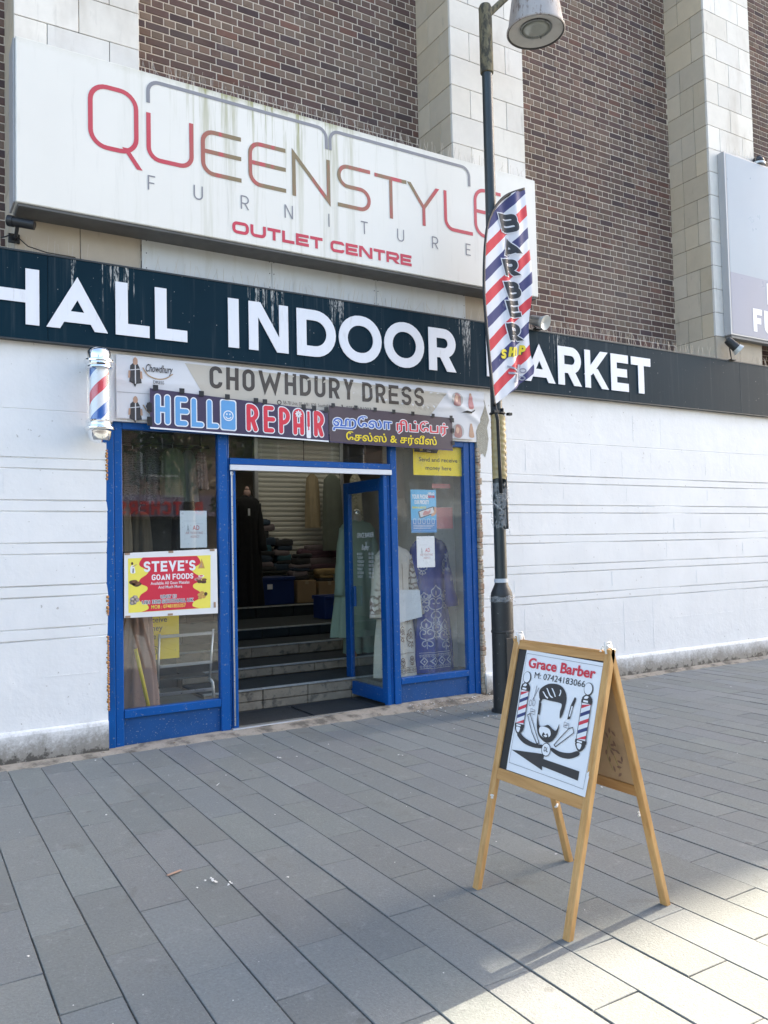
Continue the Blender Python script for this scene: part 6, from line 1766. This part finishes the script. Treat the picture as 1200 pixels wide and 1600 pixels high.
def pile(label, cx, cy, z0, n, w, d, cols, seed, s=.05):
    o = thing('clothes_pile', (cx, cy, z0), label, 'clothes pile', 'piles of folded clothes in the shop'); r = random.Random(seed); z = z0
    for i in range(n):
        h = s*r.uniform(.6,1.4); mb = MB(); ww = w*r.uniform(.68,1.08); ox = r.uniform(-.05,.05)
        vs = []; nn = 28
        for (t_, k) in ((0,.94),(.25,1.0),(.75,1.0),(1,.93),(1.02,.5)):
            for q in range(nn):
                a = 2*pi*q/nn; ca, sa = cos(a), sin(a)
                kx = abs(ca)**.45*(1 if ca > 0 else -1); ky = abs(sa)**.45*(1 if sa > 0 else -1)
                vs.append((cx+ox+ww*k*kx*(1+.04*noise.noise((i*3.1,a,seed))), cy+d*k*ky, z+h*t_+.026*noise.noise((cos(a)*1.6+i*2.2,sin(a)*1.6,seed))*(.4+t_)))
        mb.add(vs, [(j*nn+q, j*nn+(q+1)%nn, (j+1)*nn+(q+1)%nn, (j+1)*nn+q) for j in range(4) for q in range(nn)] + [tuple(4*nn+q for q in range(nn))])
        mb.build('folded_garment', cols[i % len(cols)], o, smooth=True); z += h
    return o
cA = cloth('navy_cloth', (.025,.045,.075), .3); cB = cloth('teal_cloth', (.03,.10,.13), .3); cC = cloth('mauve_grey_cloth', (.17,.14,.15), .2); cD = cloth('charcoal_cloth', (.03,.032,.036), .3); cE = cloth('ochre_cloth', (.30,.21,.09), .2); cF = cloth('plum_cloth', (.09,.05,.07), .25)
o = thing('clothes_table', (4.68, 4.70, .712), 'low dark table carrying heaps of folded clothes in front of the shutter', 'table')
mb = MB(); mb.box(4.46,6.3,4.64,4.90,1.14,1.17,.004); mb.build('tabletop', int_dark, o)
for x in (4.50,6.26):
    mb = MB(); mb.box(x-.02,x+.02,4.66,4.70,.712,1.14,.003); mb.build('leg', dark_metal, o)
pile('tall heap of navy and teal clothes against the left of the shutter', 4.62, 4.76, 1.172, 9, .17, .10, [cD, cC, cA, cD, cB, cA], 1, .085)
pile('lower heap of teal and charcoal clothes in the middle of the clothes table', 4.92, 4.77, 1.172, 6, .15, .10, [cA, cD, cB, cC], 2, .07)
pile('neat stack of mauve and black clothes above the cardboard box', 5.05, 4.42, 1.035, 6, .14, .12, [cD, cC, cA, cC, cD], 3, .07)
pile('ochre and patterned clothes on the right hand cardboard box', 5.44, 4.42, 1.005, 3, .17, .13, [cD, cE, cE], 4, .06)
pile('wide plum coloured heap at the right of the clothes table', 5.55, 4.78, 1.172, 5, .32, .09, [cF, cC, cF], 5, .07)
hang('beige trousers hanging in front of the roller shutter', 5.30, 5.52, 4.70, 2.62, 1.80, cloth('beige_trouser', (.33,.27,.17), .12), 31)
hang('grey green long coat hanging right of the beige trousers', 5.53, 5.86, 4.60, 2.62, 1.45, cloth('grey_green_coat', (.12,.14,.115), .15), 32)
hang('pale patterned long dress hanging at the right of the doorway view', 5.93, 6.16, 4.50, 2.62, 1.50, patterned('pale_print', (.42,.40,.31), (.14,.15,.10), 16, [(-1,3)], 4, .7), 33)
mb = MB(); mb.tube([(5.2,4.65,2.66),(6.3,4.55,2.66)], .014, 8); mb.tube([(5.25,4.65,2.66),(5.25,4.65,3.2)], .006, 6); mb.tube([(6.25,4.55,2.66),(6.25,4.55,3.2)], .006, 6)
tag(mb.build('clothes_rail', dark_metal, smooth=True), 'clothes rail at the back of the shop in front of the shutter', 'clothes rail')
crate('small blue crate on the steps beside the green mannequin', 4.83, 5.15, 3.20, 3.55, .556, .86, pm('blue_crate_plastic_b', (.01,.035,.16), .4, var=.15))

# ================================================================ LITTER
lit_w = pm('white_scrap', (.70,.69,.66), .7, var=.1); lit_b = pm('dead_leaf', (.20,.14,.085), .85, var=.4, vs=60)
mb = MB(); r = random.Random(9)
def flake(mb, x, y, s, mi, z=.004):
    a = r.uniform(0,6.3); n = 5
    pts = [(x+s*r.uniform(.5,1)*cos(a+k*2*pi/n)*(1 if k % 2 else .6), y+s*r.uniform(.5,1)*sin(a+k*2*pi/n)) for k in range(n)]
    vs = [(p[0],p[1],z+r.uniform(0,s*.5)) for p in pts] + [(x,y,z+s*.4)]
    mb.add(vs, [(k,(k+1)%n,n) for k in range(n)], mi)
for k in range(560):
    t_ = r.random()
    if t_ < .6: x, y = 4.0+r.random()*1.0, -.02-abs(r.gauss(0,.13))
    else: x, y = LPX+r.gauss(0,.22), LPY+r.gauss(0,.17)
    if hypot(x-LPX, y-LPY) < .12: continue
    flake(mb, x, y, r.uniform(.004,.016), 1 if r.random() < .8 else 0, .005 if y < -.15 else .03)
for k in range(120):
    x = r.uniform(-5,13); flake(mb, x, -.05-abs(r.gauss(0,.05)), r.uniform(.004,.014), 1, .014)
tag(mb.build('leaf_litter', [lit_w, lit_b]), 'dry brown leaf crumbs gathered along the foot of the shopfront and lamp', 'leaf litter', kind='stuff')
mb = MB()
for k in range(240):
    x, y = r.uniform(-1,9), -.2-7*r.random()**1.2; flake(mb, x, y, r.choice((.003,.004,.005,.006,.010)), 0, .0025)
for (x, y, a, l) in ((1.70,-.30,.3,.05),(1.75,-1.35,.9,.05),(3.2,-3.1,-.9,.05),(2.2,-1.2,.1,.05),(5.2,-1.1,.4,.09)):
    mb.add([(x,y,.006),(x+l*cos(a),y+l*sin(a),.009),(x+l*cos(a)-.006*sin(a),y+l*sin(a)+.008,.005),(x-.008*sin(a),y+.008,.004)], [(0,1,2,3)], 0)
mb.add([(1.075,-2.60,.006),(1.15,-2.575,.008),(1.145,-2.555,.006),(1.07,-2.58,.005)], [(0,1,2,3)], 1)
for (x, y) in ((1.24,-2.78),(1.27,-2.83),(1.22,-2.75),(2.35,-.95),(3.1,-1.4)):
    for k in range(3): flake(mb, x+r.uniform(-.02,.02), y+r.uniform(-.02,.02), .012, 0, .004)
tag(mb.build('litter', [lit_w, tan_p]), 'tiny white scraps and chewing gum specks scattered over the paving', 'litter', kind='stuff')

# ================================================================ OVER THE STREET (behind the camera, mirrored in the shop glass)
TB = thing('terrace_building', (4, -24, 0), 'row of brown brick shops across the street, reflected in the shop glass', 'building')
mb = MB(); mb.box(-14,26,-32,-24,0,6.6); mb.build('wall', brick_far, TB)
mb = MB(); mb.add([(-14.3,-23.7,6.6),(26.3,-23.7,6.6),(26.3,-28,8.6),(-14.3,-28,8.6),(26.3,-32.3,6.6),(-14.3,-32.3,6.6)], [(0,1,2,3),(3,2,4,5),(0,3,5),(1,4,2),(0,5,4,1)]); mb.build('roof', pm('slate_roof', (.10,.10,.11), .7, var=.2, vs=2), TB)
wdark = pm('window_dark', (.03,.035,.04), .08, var=.1); wfr = pm('window_frame_white', (.7,.7,.7), .5)
for k in range(10):
    x = -12.2+4*k
    for z in (4.3,):
        mb = MB(); mb.box(x,x+1.6,-24.0,-23.96,z,z+1.7); w_ = mb.build('window', wfr, TB)
        mb = MB(); mb.box(x+.08,x+.78,-23.96,-23.94,z+.08,z+1.62); mb.box(x+.84,x+1.52,-23.96,-23.94,z+.08,z+1.62); mb.build('pane', wdark, w_)
    mb = MB(); mb.box(x-.9,x+2.6,-24.0,-23.95,.4,2.7); mb.build('shop_window', wdark, TB)
    mb = MB(); mb.box(x-1.1,x+2.8,-24.0,-23.8,2.8,3.6); mb.build('shop_fascia', pm('shop_fascia', ((.20,.17,.27),(.30,.04,.04),(.04,.12,.08),(.5,.5,.48),(.06,.07,.2))[k % 5], .5), TB)
A = Art((10.3,-23.8,2.86), (-1,0,0), (0,0,1), lift=.01)
spread('BUTCHERS', .2, 3.4, 0, .50, {}, .22, pm('butcher_red', (.50,.04,.05), .5), A, r=.24, gap=.14)
A.build('shop_lettering', TB)
leaf_m = pm('tree_leaf', (.060,.105,.022), .6, var=.35, vs=2.0); leaf_m.node_tree.nodes['Principled BSDF'].inputs['Transmission Weight'].default_value = 0
bark = pm('bark', (.10,.08,.06), .9, var=.3, vs=8, bmp=.8, bs=30, bd=.02)
def tree(x, y, h, rad, seed, label):
    o = thing('street_tree', (x, y, 0), label, 'tree', 'trees across the street'); r = random.Random(seed)
    mb = MB(); mb.tube([(x,y,0),(x+.1,y,h*.25),(x,y+.1,h*.5),(x+.1,y,h*.8)], [.22,.17,.12,.04], 12)
    cl = []
    for k in range(11):
        a = r.uniform(0,6.28); rr_ = rad*r.uniform(.3,.85); zz = h*r.uniform(.26,.95)
        p = Vector((x+rr_*cos(a), y+rr_*sin(a), zz)); cl.append((p, rad*r.uniform(.35,.55)))
        mb.tube([(x,y,h*r.uniform(.3,.5)), (Vector((x,y,h*.5))+p)/2, p], [.08,.05,.02], 7)
    mb.build('trunk', bark, o, smooth=True)
    mb = MB()
    for (p, cr) in cl:
        for k in range(300):
            d = Vector((r.gauss(0,1), r.gauss(0,1), r.gauss(0,.8))); d = d.normalized()*cr*r.random()**.4
            q = p+d; u_ = Vector((r.gauss(0,1), r.gauss(0,1), r.gauss(0,1))).normalized(); v_ = u_.orthogonal().normalized(); s = r.uniform(.06,.13)
            mb.add([q-u_*s, q+v_*s*.5, q+u_*s, q-v_*s*.5], [(0,1,2,3)])
    mb.build('crown', leaf_m, o)
tree(-4.5, -17, 8.5, 2.9, 1, 'leafy street tree across the road, mirrored in the left shop window')
tree(1.5, -18, 8.0, 2.7, 2, 'leafy street tree across the road, mirrored over the doorway')
tree(7.5, -17.5, 9.0, 3.1, 3, 'leafy street tree across the road, mirrored in the right shop window')
road = MB(); road.add([(-60,-21,-.015),(60,-21,-.015),(60,-11.5,-.015),(-60,-11.5,-.015)], [(0,1,2,3)])
tag(road.build('road', pm('asphalt', (.055,.055,.058), .9, var=.2, vs=30, bmp=.6, bs=200, bd=.004)), kind='structure')

for o in list(bpy.data.objects):
    if 'org' in o: del o['org']
